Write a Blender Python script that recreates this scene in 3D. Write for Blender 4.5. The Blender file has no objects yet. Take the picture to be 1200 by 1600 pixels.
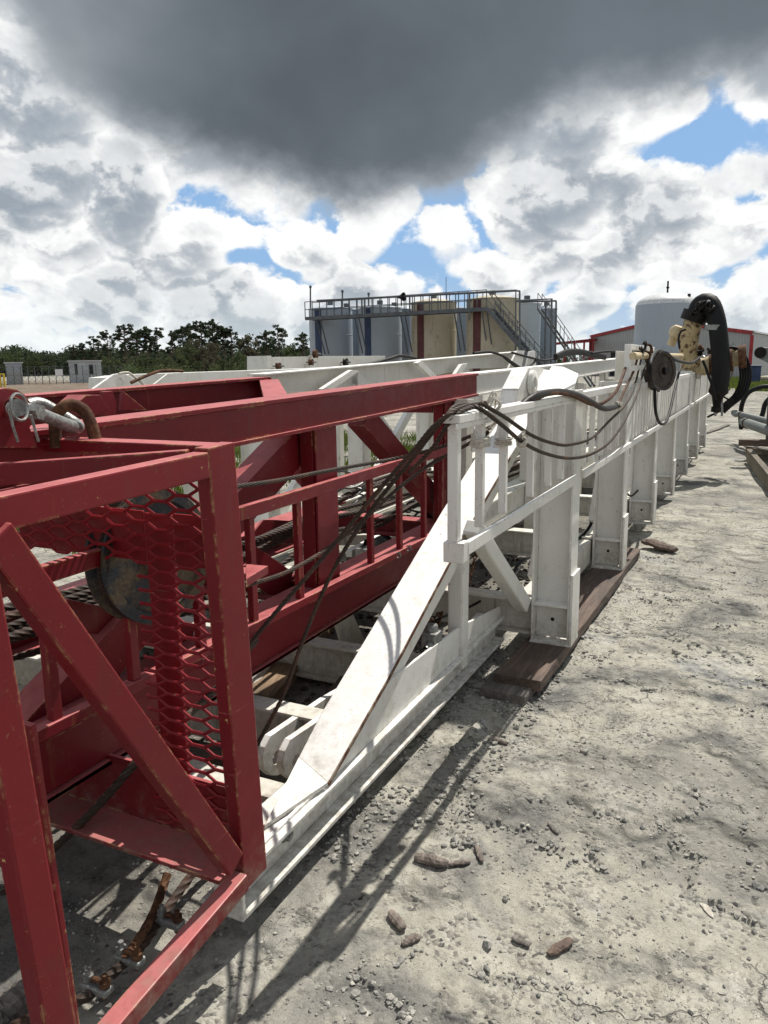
import bpy, bmesh, math, random
import numpy as np
from mathutils import Vector, Matrix, noise
random.seed(7); rng = np.random.default_rng(7)
scene = bpy.context.scene
COL = scene.collection
R = math.radians

# ------------------------------------------------------------------ camera
EYE = 1.65; FOC = 1200.0                      # eye height (m), focal length in photo pixels
PSI, PITCH, ROLL = R(26.0835), R(10.927), R(0.8)
_f = Vector((math.cos(PSI)*math.cos(PITCH), math.sin(PSI)*math.cos(PITCH), -math.sin(PITCH)))
_r = _f.cross(Vector((0, 0, 1))).normalized(); _u = _r.cross(_f)
_r2 = _r*math.cos(ROLL) - _u*math.sin(ROLL); _u2 = _u*math.cos(ROLL) + _r*math.sin(ROLL)
cam = bpy.data.objects.new('camera', bpy.data.cameras.new('camera')); COL.objects.link(cam)
cam.matrix_world = Matrix(((_r2.x, _u2.x, -_f.x, 0), (_r2.y, _u2.y, -_f.y, 0), (_r2.z, _u2.z, -_f.z, EYE), (0, 0, 0, 1)))
cam.data.sensor_fit = 'VERTICAL'; cam.data.sensor_height = 36; cam.data.lens = 27
cam.data.clip_start = 0.05; cam.data.clip_end = 6000
scene.camera = cam
scene.view_settings.view_transform = 'Standard'; scene.view_settings.look = 'None'
scene.view_settings.exposure = 0.33; scene.view_settings.gamma = 1.0

# ------------------------------------------------------------------ sun
SUN_EL, SUN_AZ = R(56), R(-10)
sd = Vector((math.cos(SUN_EL)*math.cos(SUN_AZ), math.cos(SUN_EL)*math.sin(SUN_AZ), math.sin(SUN_EL)))
sl = bpy.data.lights.new('sun', 'SUN'); sl.energy = 4.8; sl.angle = R(0.5); sl.color = (1, .955, .88)
so = bpy.data.objects.new('sun', sl); COL.objects.link(so); so.rotation_euler = sd.to_track_quat('Z', 'Y').to_euler()

# ------------------------------------------------------------------ node helpers
class NT:
    def __init__(s, nt): s.nt = nt; s.n = nt.nodes; s.l = nt.links
    def add(s, t, **kw):
        n = s.n.new(t)
        for k, v in kw.items(): setattr(n, k, v)
        return n
    def put(s, sock, v):
        if v is None: return
        if isinstance(v, bpy.types.NodeSocket): s.l.new(v, sock)
        else:
            if hasattr(sock.default_value, '__len__'):
                if not hasattr(v, '__len__'): v = [v]*len(sock.default_value)
                v = list(v)
                if len(sock.default_value) == 4 and len(v) == 3: v.append(1)
            sock.default_value = v
    def m(s, op, a, b=None, c=None, clamp=False):
        n = s.add('ShaderNodeMath', operation=op, use_clamp=clamp)
        for i, v in enumerate((a, b, c)): 
            if v is not None: s.put(n.inputs[i], v)
        return n.outputs[0]
    def vm(s, op, a, b=None):
        n = s.add('ShaderNodeVectorMath', operation=op); s.put(n.inputs[0], a)
        if b is not None:
            if op == 'SCALE': s.put(n.inputs['Scale'], b)
            else: s.put(n.inputs[1], b)
        return n.outputs[1] if op in ('DOT_PRODUCT', 'LENGTH') else n.outputs[0]
    def noise(s, v, scale, detail=4, rough=.5, dist=0, out=0, lac=2.0):
        n = s.add('ShaderNodeTexNoise'); s.put(n.inputs['Vector'], v); s.put(n.inputs['Scale'], scale)
        s.put(n.inputs['Detail'], detail); s.put(n.inputs['Roughness'], rough); s.put(n.inputs['Distortion'], dist); s.put(n.inputs['Lacunarity'], lac)
        return n.outputs[out]
    def vor(s, v, scale, feature='F1', out=0, rand=1):
        n = s.add('ShaderNodeTexVoronoi', feature=feature); s.put(n.inputs['Vector'], v); s.put(n.inputs['Scale'], scale)
        s.put(n.inputs['Randomness'], rand)
        return n.outputs[out]
    def mapr(s, v, a, b, c=0, d=1, smooth=True):
        n = s.add('ShaderNodeMapRange', interpolation_type='SMOOTHSTEP' if smooth else 'LINEAR'); s.put(n.inputs[0], v)
        for i, x in enumerate((a, b, c, d)): s.put(n.inputs[i+1], x)
        return n.outputs[0]
    def mix(s, f, a, b, bt='MIX'):
        n = s.add('ShaderNodeMix', data_type='RGBA', blend_type=bt); s.put(n.inputs[0], f); s.put(n.inputs[6], a); s.put(n.inputs[7], b)
        return n.outputs[2]
    def mixf(s, f, a, b):
        n = s.add('ShaderNodeMix', data_type='FLOAT'); s.put(n.inputs[0], f); s.put(n.inputs[2], a); s.put(n.inputs[3], b)
        return n.outputs[0]
    def ramp(s, f, stops):
        n = s.add('ShaderNodeValToRGB'); s.put(n.inputs[0], f); e = n.color_ramp.elements
        while len(e) < len(stops): e.new(.5)
        for i, (p, c) in enumerate(stops): e[i].position = p; e[i].color = (*c, 1) if len(c) == 3 else c
        return n.outputs[0]
    def bump(s, h, strength=.3, dist=.01, normal=None):
        n = s.add('ShaderNodeBump'); s.put(n.inputs['Height'], h); s.put(n.inputs['Strength'], strength); s.put(n.inputs['Distance'], dist)
        if normal is not None: s.put(n.inputs['Normal'], normal)
        return n.outputs[0]
    def pos(s): return s.add('ShaderNodeNewGeometry').outputs['Position']

# ------------------------------------------------------------------ world: physical sky with cloud layers
w = bpy.data.worlds.new('World'); scene.world = w; w.use_nodes = True
W = NT(w.node_tree); W.n.clear()
sky = W.add('ShaderNodeTexSky'); sky.sky_type = 'NISHITA'; sky.sun_disc = False
sky.sun_elevation = SUN_EL; sky.sun_rotation = math.pi/2 - SUN_AZ; sky.air_density = 1.2; sky.dust_density = .6; sky.ozone_density = 2
D = W.vm('NORMALIZE', W.add('ShaderNodeTexCoord').outputs['Generated'])
sep = W.add('ShaderNodeSeparateXYZ'); W.l.new(D, sep.inputs[0])
dx, dy, dz = sep.outputs
az = W.m('MULTIPLY', W.m('ARCTAN2', dy, dx), 180/math.pi)
el = W.m('MULTIPLY', W.m('ARCSINE', dz), 180/math.pi)
zc = W.m('MAXIMUM', dz, 0.0)
# position on the cloud deck
den = W.m('MULTIPLY', W.m('ADD', zc, .72), .66)
cmb = W.add('ShaderNodeCombineXYZ'); W.put(cmb.inputs[0], W.m('DIVIDE', dx, den)); W.put(cmb.inputs[1], W.m('DIVIDE', dy, den)); W.put(cmb.inputs[2], W.m('MULTIPLY', zc, .9))
P = cmb.outputs[0]
warp = W.vm('SCALE', W.vm('SUBTRACT', W.noise(P, 4.5, 3, .5, out=1), (.5, .5, .5)), .07)
P1 = W.vm('ADD', P, warp)
def hole(a0, e0, wa, we, k):
    u_ = W.m('DIVIDE', W.m('SUBTRACT', az, a0), wa); v_ = W.m('DIVIDE', W.m('SUBTRACT', el, e0), we)
    return W.m('MULTIPLY', W.m('EXPONENT', W.m('MULTIPLY', W.m('ADD', W.m('MULTIPLY', u_, u_), W.m('MULTIPLY', v_, v_)), -1.0)), k)
bias = W.m('ADD', W.m('ADD', hole(3.5, 13.6, 7.0, 1.7, .36), hole(23.5, 8.3, 4.5, 1.8, .22)), W.m('ADD', hole(36, 7.6, 1.8, .9, .22), hole(51, 6.5, 2.5, 2.0, .16)))
bias = W.m('SUBTRACT', bias, W.m('ADD', hole(44, 12, 11, 6, .16), W.m('ADD', hole(13, 12.0, 7, 4.0, .10), W.m('ADD', hole(42, 5.0, 14, 2.4, .13), hole(51, 24, 12, 8, .16)))))
def density(p):
    a = W.noise(p, 2.1, 2.0, .5)
    b = W.noise(p, 6.0, 10, .57)
    c = W.vor(W.vm('ADD', p, W.vm('SCALE', W.noise(p, 12.0, 5, .6, out=1), .085)), 8.0, 'F1')
    c = W.m('MULTIPLY', c, c)
    t = W.m('ADD', W.m('MULTIPLY', a, .60), W.m('MULTIPLY', b, .60))
    return W.m('SUBTRACT', W.m('SUBTRACT', t, W.m('MULTIPLY', c, .34)), bias)
d0 = density(P1)
rad = W.add('ShaderNodeCombineXYZ'); W.put(rad.inputs[0], W.m('MULTIPLY', dx, -.040)); W.put(rad.inputs[1], W.m('MULTIPLY', dy, -.040)); rad.inputs[2].default_value = .025
d1 = density(W.vm('ADD', P1, rad.outputs[0]))       # a step higher up: crests against what stands above them
rim = W.m('SUBTRACT', d0, d1)
cov = W.mapr(d0, .355, .435)
thick = W.mapr(d0, .42, .66)
lit = W.mapr(rim, -.05, .065)
shade = W.m('SUBTRACT', W.m('ADD', W.m('MULTIPLY', thick, .76), .17), W.m('MULTIPLY', lit, .55), clamp=True)
fine = W.noise(P1, 16, 8, .6)
ccol = W.ramp(shade, [(0, (.96, .96, .94)), (.30, (.78, .79, .785)), (.6, (.47, .50, .53)), (1, (.29, .34, .39))])
ccol = W.mix(W.mapr(fine, .35, .7), W.mix(1, ccol, (.86, .87, .89), 'MULTIPLY'), ccol)
# the great dark cloud overhead, its lower edge as a curve over azimuth
fc = W.add('ShaderNodeFloatCurve'); W.put(fc.inputs['Value'], W.m('DIVIDE', W.m('ADD', az, 60.0), 180.0, clamp=True))
pts = [(-60, 20), (-20, 16.8), (0, 16.2), (8, 15.6), (13, 14.8), (17, 12.6), (22, 10.4), (28, 9.8), (34, 11.0), (39, 12.8), (44, 14.6), (48, 18.5), (53, 25), (60, 30), (80, 40), (120, 45)]
cv = fc.mapping.curves[0]
while len(cv.points) < len(pts): cv.points.new(.5, .5)
for i, (a_, e_) in enumerate(pts): cv.points[i].location = ((a_+60)/180, e_/60)
fc.mapping.update()
edge = W.m('MULTIPLY', fc.outputs[0], 60.0)
dn = W.m('ADD', W.m('MULTIPLY', W.m('SUBTRACT', W.noise(P, 3.4, 6, .55), .5), 5.0), W.m('MULTIPLY', W.m('SUBTRACT', W.noise(P, 13, 5, .6), .5), 2.6))
e2 = W.m('ADD', W.m('SUBTRACT', el, edge), dn)
dark = W.mapr(e2, -1.0, 2.0)
darkdeep = W.mapr(e2, -.3, 4.0)
vary = W.noise(P, 2.4, 5, .5)
dcol = W.mix(darkdeep, (.35, .38, .41), W.ramp(vary, [(.3, (.090, .106, .123)), (.7, (.142, .166, .192))]))
# it thins upward to the left
thin = W.mapr(az, 33, 58)
dcol = W.mix(W.m('MULTIPLY', thin, .75), dcol, W.ramp(vary, [(.35, (.20, .24, .28)), (.65, (.50, .53, .55))]))
high = W.mapr(el, 26, 50)
# low haze band near the horizon
band = W.mapr(el, 0.0, 7, 1, 0)
skyc = W.vm('SCALE', sky.outputs[0], .085)
skyc = W.mix(.8, skyc, (.22, .40, .68))
c1 = W.mix(cov, skyc, ccol)
c1 = W.mix(W.m('MULTIPLY', band, .55), c1, (.60, .67, .70))
c2 = W.mix(dark, c1, dcol)
c2 = W.mix(W.mapr(el, 34, 50), c2, (.27, .30, .34))
c2 = W.mix(W.m('MULTIPLY', W.mapr(dx, .15, -.35), .8), c2, (.50, .53, .57))
c2 = W.mix(W.mapr(el, -1, -6), c2, (.2, .19, .17))
bg = W.add('ShaderNodeBackground'); W.l.new(c2, bg.inputs[0]); bg.inputs[1].default_value = .95
wo = W.add('ShaderNodeOutputWorld'); W.l.new(bg.outputs[0], wo.inputs[0])

# ------------------------------------------------------------------ sight-line helpers: a point seen in the photo, at a known plane
O = Vector((0, 0, EYE))
def ray(px, py): return _f + _r2*((px-600)/FOC) - _u2*((py-800)/FOC)
def Z(px, py, z=0.0): d = ray(px, py); return O + d*((z-EYE)/d.z)
def Y(px, py, y): d = ray(px, py); return O + d*(y/d.y)
def X(px, py, x): d = ray(px, py); return O + d*(x/d.x)
def far(px, py, dist):
    d = ray(px, py); return O + d*(dist/math.hypot(d.x, d.y))
def base(px, dist): p = far(px, 570, dist); p.z = 0; return p

# ------------------------------------------------------------------ mesh builder
class MB:
    def __init__(s): s.v = []; s.f = []; s.sm = []
    def add(s, vs, fs, smooth=False):
        o = len(s.v); s.v += [tuple(v) for v in vs]; s.f += [tuple(i+o for i in f) for f in fs]; s.sm += [smooth]*len(fs); return s
    def beam(s, p, q, w, h, up=(0, 0, 1), off=(0, 0), taper=None):
        p = Vector(p); q = Vector(q); d = (q-p).normalized(); up = Vector(up)
        if abs(d.dot(up)) > .98: up = Vector((1, 0, 0))
        side = d.cross(up).normalized(); u = side.cross(d).normalized()
        vs = []
        for k, c in enumerate((p, q)):
            ww, hh = (w, h) if (k == 0 or taper is None) else taper
            for a, b in ((-1, -1), (1, -1), (1, 1), (-1, 1)): vs.append(c + side*(a*ww/2+off[0]) + u*(b*hh/2+off[1]))
        return s.add(vs, [(0, 3, 2, 1), (4, 5, 6, 7), (0, 1, 5, 4), (1, 2, 6, 5), (2, 3, 7, 6), (3, 0, 4, 7)])
    def box(s, x0, x1, y0, y1, z0, z1):
        vs = [(x, y, z) for z in (z0, z1) for (x, y) in ((x0, y0), (x1, y0), (x1, y1), (x0, y1))]
        return s.add(vs, [(0, 3, 2, 1), (4, 5, 6, 7), (0, 1, 5, 4), (1, 2, 6, 5), (2, 3, 7, 6), (3, 0, 4, 7)])
    def ibeam(s, p, q, w, h, tf, tw, up=(0, 0, 1)):
        s.beam(p, q, w, tf, up, (0, h/2-tf/2)); s.beam(p, q, w, tf, up, (0, -h/2+tf/2)); s.beam(p, q, tw, h-2*tf-.001, up); return s
    def prism(s, pts, thick):
        """flat plate from a 3-D outline, thickened along thick (vector)"""
        t = Vector(thick); n = len(pts); a = [Vector(p) for p in pts]
        nrm = Vector((0, 0, 0))
        for i in range(n): nrm += a[i].cross(a[(i+1) % n])
        if nrm.dot(t) > 0: a = a[::-1]
        vs = a + [p+t for p in a]
        fs = [tuple(range(n)), tuple(range(2*n-1, n-1, -1))] + [(i, i+n, (i+1) % n + n, (i+1) % n) for i in range(n)]
        return s.add(vs, fs)
    def tube(s, pts, r, n=8, caps=True, twist=0, lobes=0, amp=0):
        pts = [Vector(p) for p in pts]; L = 0; prev = None; rings = []
        for i, p in enumerate(pts):
            d = (pts[min(i+1, len(pts)-1)] - pts[max(i-1, 0)]).normalized()
            if prev is None: u = d.orthogonal().normalized()
            else: u = (prev - d*prev.dot(d)).normalized()
            prev = u; v = d.cross(u)
            if i: L += (p-pts[i-1]).length
            rr = r[i] if hasattr(r, '__len__') else r
            ring = []
            for k in range(n):
                a = 2*math.pi*k/n + twist*L
                q = rr*(1 + (amp*abs(math.cos(lobes*math.pi*k/n)) - amp if lobes else 0))
                ring.append(p + u*math.cos(a)*q + v*math.sin(a)*q)
            rings.append(ring)
        vs = [x for r_ in rings for x in r_]; fs = []
        for i in range(len(pts)-1):
            for k in range(n): fs.append((i*n+k, i*n+(k+1) % n, (i+1)*n+(k+1) % n, (i+1)*n+k))
        if caps: fs.append(tuple(range(n-1, -1, -1))); fs.append(tuple((len(pts)-1)*n+k for k in range(n)))
        return s.add(vs, fs, True)
    def cyl(s, p, q, r, n=24, r2=None): return s.tube([p, q], [r, r if r2 is None else r2], n)
    def torus(s, c, axis, R_, r, n=28, m=10, a0=0, a1=2*math.pi, sx=1):
        c = Vector(c); ax = Vector(axis).normalized(); u = ax.orthogonal().normalized(); v = ax.cross(u)
        return s.tube([c + u*math.cos(a0+(a1-a0)*i/n)*R_ + v*math.sin(a0+(a1-a0)*i/n)*R_*sx for i in range(n+1)], r, m)
    def lathe(s, c, axis, prof, n=40):
        """prof: (radius, distance along axis)"""
        c = Vector(c); ax = Vector(axis).normalized(); u = ax.orthogonal().normalized(); v = ax.cross(u); vs = []
        for (r, t) in prof:
            for k in range(n): a = 2*math.pi*k/n; vs.append(c + ax*t + (u*math.cos(a)+v*math.sin(a))*max(r, 1e-4))
        fs = [(i*n+k, i*n+(k+1) % n, (i+1)*n+(k+1) % n, (i+1)*n+k) for i in range(len(prof)-1) for k in range(n)]
        return s.add(vs, fs, True)
    def build(s, name, mat, parent=None, bevel=0, loc=None, shade_auto=False):
        me = bpy.data.meshes.new(name); o_ = Vector((0, 0, 0))
        if parent is not None:
            p = parent
            while p is not None: o_ = o_ + p.location; p = p.parent
        elif loc is not None: o_ = Vector(loc)
        vs = [tuple(Vector(v)-o_) for v in s.v]
        me.from_pydata(vs, [], s.f)
        me.polygons.foreach_set('use_smooth', s.sm)
        me.materials.append(mat); me.update()
        if any(s.sm) : me.set_sharp_from_angle(angle=R(40))
        o = bpy.data.objects.new(name, me); COL.objects.link(o)
        if parent is not None: o.parent = parent
        elif loc is not None: o.location = loc
        if bevel:
            b = o.modifiers.new('bevel', 'BEVEL'); b.width = bevel; b.segments = 2; b.limit_method = 'ANGLE'; b.angle_limit = R(40)
        return o
def tag(o, label=None, cat=None, group=None, kind=None):
    if label: o['label'] = label
    if cat: o['category'] = cat
    if group: o['group'] = group
    if kind: o['kind'] = kind
    return o
def thing(name, label, cat, loc=(0, 0, 0), group=None):
    o = bpy.data.objects.new(name, None); COL.objects.link(o); o.location = loc; o.empty_display_size = .2
    return tag(o, label, cat, group)
def single(mb, name, mat, label, cat, group=None, bevel=0, kind=None):
    v = np.array(mb.v); loc = (float(v[:, 0].mean()), float(v[:, 1].mean()), float(v[:, 2].min()))
    return tag(mb.build(name, mat, None, bevel, loc), label, cat, group, kind)
def copy_tree(o, parent=None):
    c = o.copy(); COL.objects.link(c); c.parent = parent
    for ch in list(o.children): copy_tree(ch, c)
    return c
def smooth(pts, step=.05):
    pts = [Vector(p) for p in pts]; out = []
    P_ = [pts[0]*2-pts[1]] + pts + [pts[-1]*2-pts[-2]]
    for i in range(1, len(P_)-2):
        a, b, c, d = P_[i-1:i+3]; n = max(2, int((c-b).length/step))
        for k in range(n):
            t = k/n
            out.append(.5*((2*b)+(c-a)*t+(2*a-5*b+4*c-d)*t*t+(-a+3*b-3*c+d)*t**3))
    out.append(pts[-1]); return out

# ------------------------------------------------------------------ materials
def newmat(name):
    m = bpy.data.materials.new(name); m.use_nodes = True; T = NT(m.node_tree); T.n.clear()
    b = T.add('ShaderNodeBsdfPrincipled'); o = T.add('ShaderNodeOutputMaterial'); T.l.new(b.outputs[0], o.inputs[0])
    return m, T, b
def paint(name, col, col2, chip, rough=.5, wear=.5, dirt=(.10, .085, .065), dirtamt=.35, streak=True, fade=None, runs=.55, k=1.0):
    """weathered paint on steel: mottled, dirty, chipped where edges are"""
    m, T, b = newmat(name); p = T.pos() if k == 1 else T.vm('SCALE', T.pos(), k)
    n1 = T.noise(p, 1.6, 5, .6); n2 = T.noise(p, 14, 5, .65); n3 = T.noise(p, 60, 4, .6)
    c = T.mix(T.mapr(n1, .3, .7), col, col2)
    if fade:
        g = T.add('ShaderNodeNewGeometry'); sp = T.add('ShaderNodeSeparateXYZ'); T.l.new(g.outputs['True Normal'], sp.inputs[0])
        c = T.mix(T.m('MULTIPLY', T.mapr(sp.outputs[2], .6, .95), T.mapr(n2, .25, .8, .55, 1)), c, fade)   # upward faces paler: chalked paint, plus sunlit tops put into the colour
    if streak:
        mp = T.add('ShaderNodeMapping'); T.l.new(p, mp.inputs[0]); mp.inputs['Scale'].default_value = (9, 9, .9)
        s1 = T.noise(mp.outputs[0], 2.2, 5, .65)
        c = T.mix(T.m('MULTIPLY', T.mapr(s1, .52, .78), dirtamt), c, dirt)
    c = T.mix(T.m('MULTIPLY', T.mapr(n2, .55, .8), dirtamt*.8), c, dirt)
    spk = T.mapr(T.noise(p, 150, 3, .6), .64, .69)
    c = T.mix(T.m('MULTIPLY', spk, T.mapr(n2, .44, .60)), c, chip[1])
    cp_ = T.m('MULTIPLY', T.mapr(T.noise(p, 26, 6, .7), .665, .69), T.mapr(T.noise(p, 2.3, 3, .5), .42, .58))
    c = T.mix(cp_, c, T.mix(T.mapr(T.noise(p, 70, 2, .5), .45, .55), chip[0], chip[1]))
    mr = T.add('ShaderNodeMapping'); T.l.new(p, mr.inputs[0]); mr.inputs['Scale'].default_value = (26, 26, 1.3)
    run = T.m('MULTIPLY', T.mapr(T.noise(mr.outputs[0], 1.0, 4, .6), .60, .72), T.mapr(T.noise(p, 3.1, 4, .6), .50, .64))
    c = T.mix(T.m('MULTIPLY', run, runs), c, (.20, .085, .035))
    sz = T.add('ShaderNodeSeparateXYZ'); T.l.new(p, sz.inputs[0])
    c = T.mix(T.m('MULTIPLY', T.mapr(T.m('ADD', sz.outputs[2], T.m('MULTIPLY', T.m('SUBTRACT', n2, .5), .5)), .38, .06), T.mapr(T.noise(p, 30, 5, .7), .3, .65, .15, .75)), c, (.30, .27, .21))
    sc1 = T.add('ShaderNodeMapping'); T.l.new(p, sc1.inputs[0]); sc1.inputs['Scale'].default_value = (3, 3, 60); sc1.inputs['Rotation'].default_value = (.5, .3, .4)
    c = T.mix(T.m('MULTIPLY', T.mapr(T.noise(sc1.outputs[0], 1.5, 4, .7), .68, .71), .35), c, fade or chip[0])
    if wear > 0:
        bv = T.add('ShaderNodeBevel', samples=3); bv.inputs[0].default_value = .009
        g2 = T.add('ShaderNodeNewGeometry')
        dt = T.vm('DOT_PRODUCT', bv.outputs[0], g2.outputs['Normal'])
        e = T.mapr(T.m('ADD', dt, T.m('MULTIPLY', T.m('SUBTRACT', n3, .5), .22)), .94, .86)
        e = T.m('MULTIPLY', e, T.mapr(T.noise(p, 5, 5, .75), .66-.22*wear, .72-.22*wear))
        c = T.mix(e, c, T.mix(T.mapr(T.noise(p, 35, 3, .6), .45, .6), chip[0], chip[1]))
    T.put(b.inputs['Base Color'], c)
    T.put(b.inputs['Roughness'], T.mapr(n2, .2, .8, rough-.08, rough+.18)); b.inputs['Specular IOR Level'].default_value = .28
    T.put(b.inputs['Normal'], T.bump(T.m('ADD', T.noise(p, 9, 3, .5), T.m('MULTIPLY', n3, .25)), .12, .01))
    return m
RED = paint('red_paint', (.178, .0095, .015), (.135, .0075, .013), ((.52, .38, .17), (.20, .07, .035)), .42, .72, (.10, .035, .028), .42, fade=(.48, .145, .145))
REDD = paint('red_mesh_paint', (.24, .012, .018), (.19, .010, .016), ((.4, .3, .2), (.2, .07, .04)), .42, 0, (.10, .03, .025), .3)
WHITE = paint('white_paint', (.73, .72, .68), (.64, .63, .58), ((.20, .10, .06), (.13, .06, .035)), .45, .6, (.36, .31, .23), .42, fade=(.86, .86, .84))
WHITED = paint('grimy_white_paint', (.66, .645, .59), (.55, .53, .46), ((.25, .13, .07), (.17, .08, .04)), .55, .3, (.15, .13, .10), .8)
CREAM = paint('cream_paint', (.56, .46, .28), (.50, .40, .24), ((.10, .04, .02), (.10, .04, .02)), .5, .2, (.09, .045, .025), .9)
GREYP = paint('grey_paint', (.17, .19, .185), (.14, .155, .15), ((.3, .3, .28), (.1, .08, .07)), .45, .3, (.09, .08, .06), .4)
RUSTB = paint('rusty_beam', (.075, .058, .045), (.055, .042, .033), ((.2, .1, .05), (.14, .06, .03)), .8, 0, (.18, .15, .11), .6)
TANKW = paint('tank_grey_white', (.36, .41, .46), (.33, .38, .43), ((.3, .3, .3), (.3, .3, .3)), .45, 0, (.20, .22, .22), .35, runs=.15, k=.13)
TANKD = paint('tank_slate', (.20, .24, .29), (.18, .22, .27), ((.3, .3, .3), (.3, .3, .3)), .5, 0, (.12, .13, .13), .3, runs=.1, k=.13)
TAN = paint('tank_tan', (.46, .415, .31), (.40, .36, .265), ((.3, .3, .3), (.3, .3, .3)), .6, 0, (.13, .10, .07), .8, runs=.3, k=.13)
def plain(name, col, rough=.6, metal=0, var=.25, scale=8, bump=.2, bscale=40, spec=None):
    m, T, b = newmat(name); p = T.pos(); n = T.noise(p, scale, 6, .62)
    c2 = tuple(x*(1-var) for x in col); c3 = tuple(min(1, x*(1+var)) for x in col)
    T.put(b.inputs['Base Color'], T.mix(T.mapr(n, .3, .7), c2, c3)); b.inputs['Roughness'].default_value = rough; b.inputs['Metallic'].default_value = metal; b.inputs['Specular IOR Level'].default_value = .25
    T.put(b.inputs['Normal'], T.bump(T.noise(p, bscale, 5, .6), bump, .01))
    return m
def rustmix(name, a, bcol, rough=.7, metal=.0, lo=.42, hi=.58, scale=18):
    m, T, b = newmat(name); p = T.pos(); n = T.noise(p, scale, 7, .68)
    c = T.mix(T.mapr(n, lo, hi), a, bcol); c = T.mix(T.mapr(T.noise(p, 90, 4, .6), .35, .75), T.mix(1, c, (.6, .6, .6), 'MULTIPLY'), c)
    T.put(b.inputs['Base Color'], c); b.inputs['Roughness'].default_value = rough; b.inputs['Metallic'].default_value = metal; b.inputs['Specular IOR Level'].default_value = .2
    T.put(b.inputs['Normal'], T.bump(T.noise(p, 120, 4, .6), .4, .004)); return m
ROPE = rustmix('greasy_wire_rope', (.050, .034, .027), (.115, .060, .038), .6, 0, .45, .7, 9)
ROPER = rustmix('rusty_wire_rope', (.085, .040, .026), (.16, .08, .045), .75, 0)
RUST = rustmix('rust', (.085, .038, .022), (.17, .085, .045), .85)
GALV = rustmix('galvanised', (.38, .385, .375), (.26, .26, .24), .45, .55, .4, .7, 25)
BLACKR = plain('black_rubber', (.006, .006, .0065), .62, 0, .3, 6, .15)
BLACKO = rustmix('oily_black', (.012, .010, .009), (.035, .023, .017), .5, 0, .5, .7)
CORD = plain('cotton_cord', (.52, .49, .43), .9, 0, .2, 60, .5, 200)
STEELG = plain('walkway_steel', (.11, .12, .13), .5, .2, .2, 3)
BLUEP = plain('blue_stripe_paint', (.035, .055, .11), .5, 0, .2, 2)
MAROON = plain('maroon_stripe_paint', (.10, .035, .035), .55, 0, .2, 2)
REDTRIM = plain('red_trim', (.25, .025, .03), .5, 0, .2, 2)
DARKIN = plain('dark_opening', (.02, .02, .022), .8, 0, .2)
def wood(name, a, bcol, rough=.85):
    m, T, b = newmat(name); p = T.add('ShaderNodeTexCoord').outputs['Object']
    mp = T.add('ShaderNodeMapping'); T.l.new(p, mp.inputs[0]); mp.inputs['Scale'].default_value = (1.2, 16, 16)
    g = T.noise(mp.outputs[0], 3, 7, .65, .6); n = T.noise(p, 3, 4, .6)
    c = T.mix(T.mapr(g, .35, .7), a, bcol); c = T.mix(T.mapr(n, .4, .75, 0, .7), c, (.045, .038, .032))
    T.put(b.inputs['Base Color'], c); b.inputs['Roughness'].default_value = rough
    T.put(b.inputs['Normal'], T.bump(g, .5, .006)); return m
TIMBER = wood('weathered_timber', (.072, .047, .036), (.15, .105, .08))
TIMBERG = wood('grey_timber', (.10, .09, .08), (.22, .195, .17))
BARK = wood('bark', (.10, .08, .068), (.26, .215, .18)); PALEWOOD = wood('pale_wood', (.42, .38, .32), (.6, .57, .5))
def corr(name, col, axis='h', scale=14):
    m, T, b = newmat(name); p = T.add('ShaderNodeTexCoord').outputs['Object']
    wv = T.add('ShaderNodeTexWave', wave_type='BANDS', bands_direction='X'); T.l.new(p, wv.inputs[0]); wv.inputs['Scale'].default_value = scale/10
    wv.inputs['Distortion'].default_value = 0
    n = T.noise(p, .7, 4, .6); c = T.mix(T.mapr(n, .3, .7), tuple(x*.9 for x in col), col)
    T.put(b.inputs['Base Color'], T.mix(T.mapr(wv.outputs[1], 0, .25, .35, 0), c, tuple(x*.5 for x in col))); b.inputs['Roughness'].default_value = .45
    T.put(b.inputs['Normal'], T.bump(wv.outputs[1], .6, .05)); return m
SIDING = corr('grey_steel_siding', (.30, .31, .31)); ROOFM = plain('white_metal_roof', (.55, .56, .56), .4)

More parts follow.
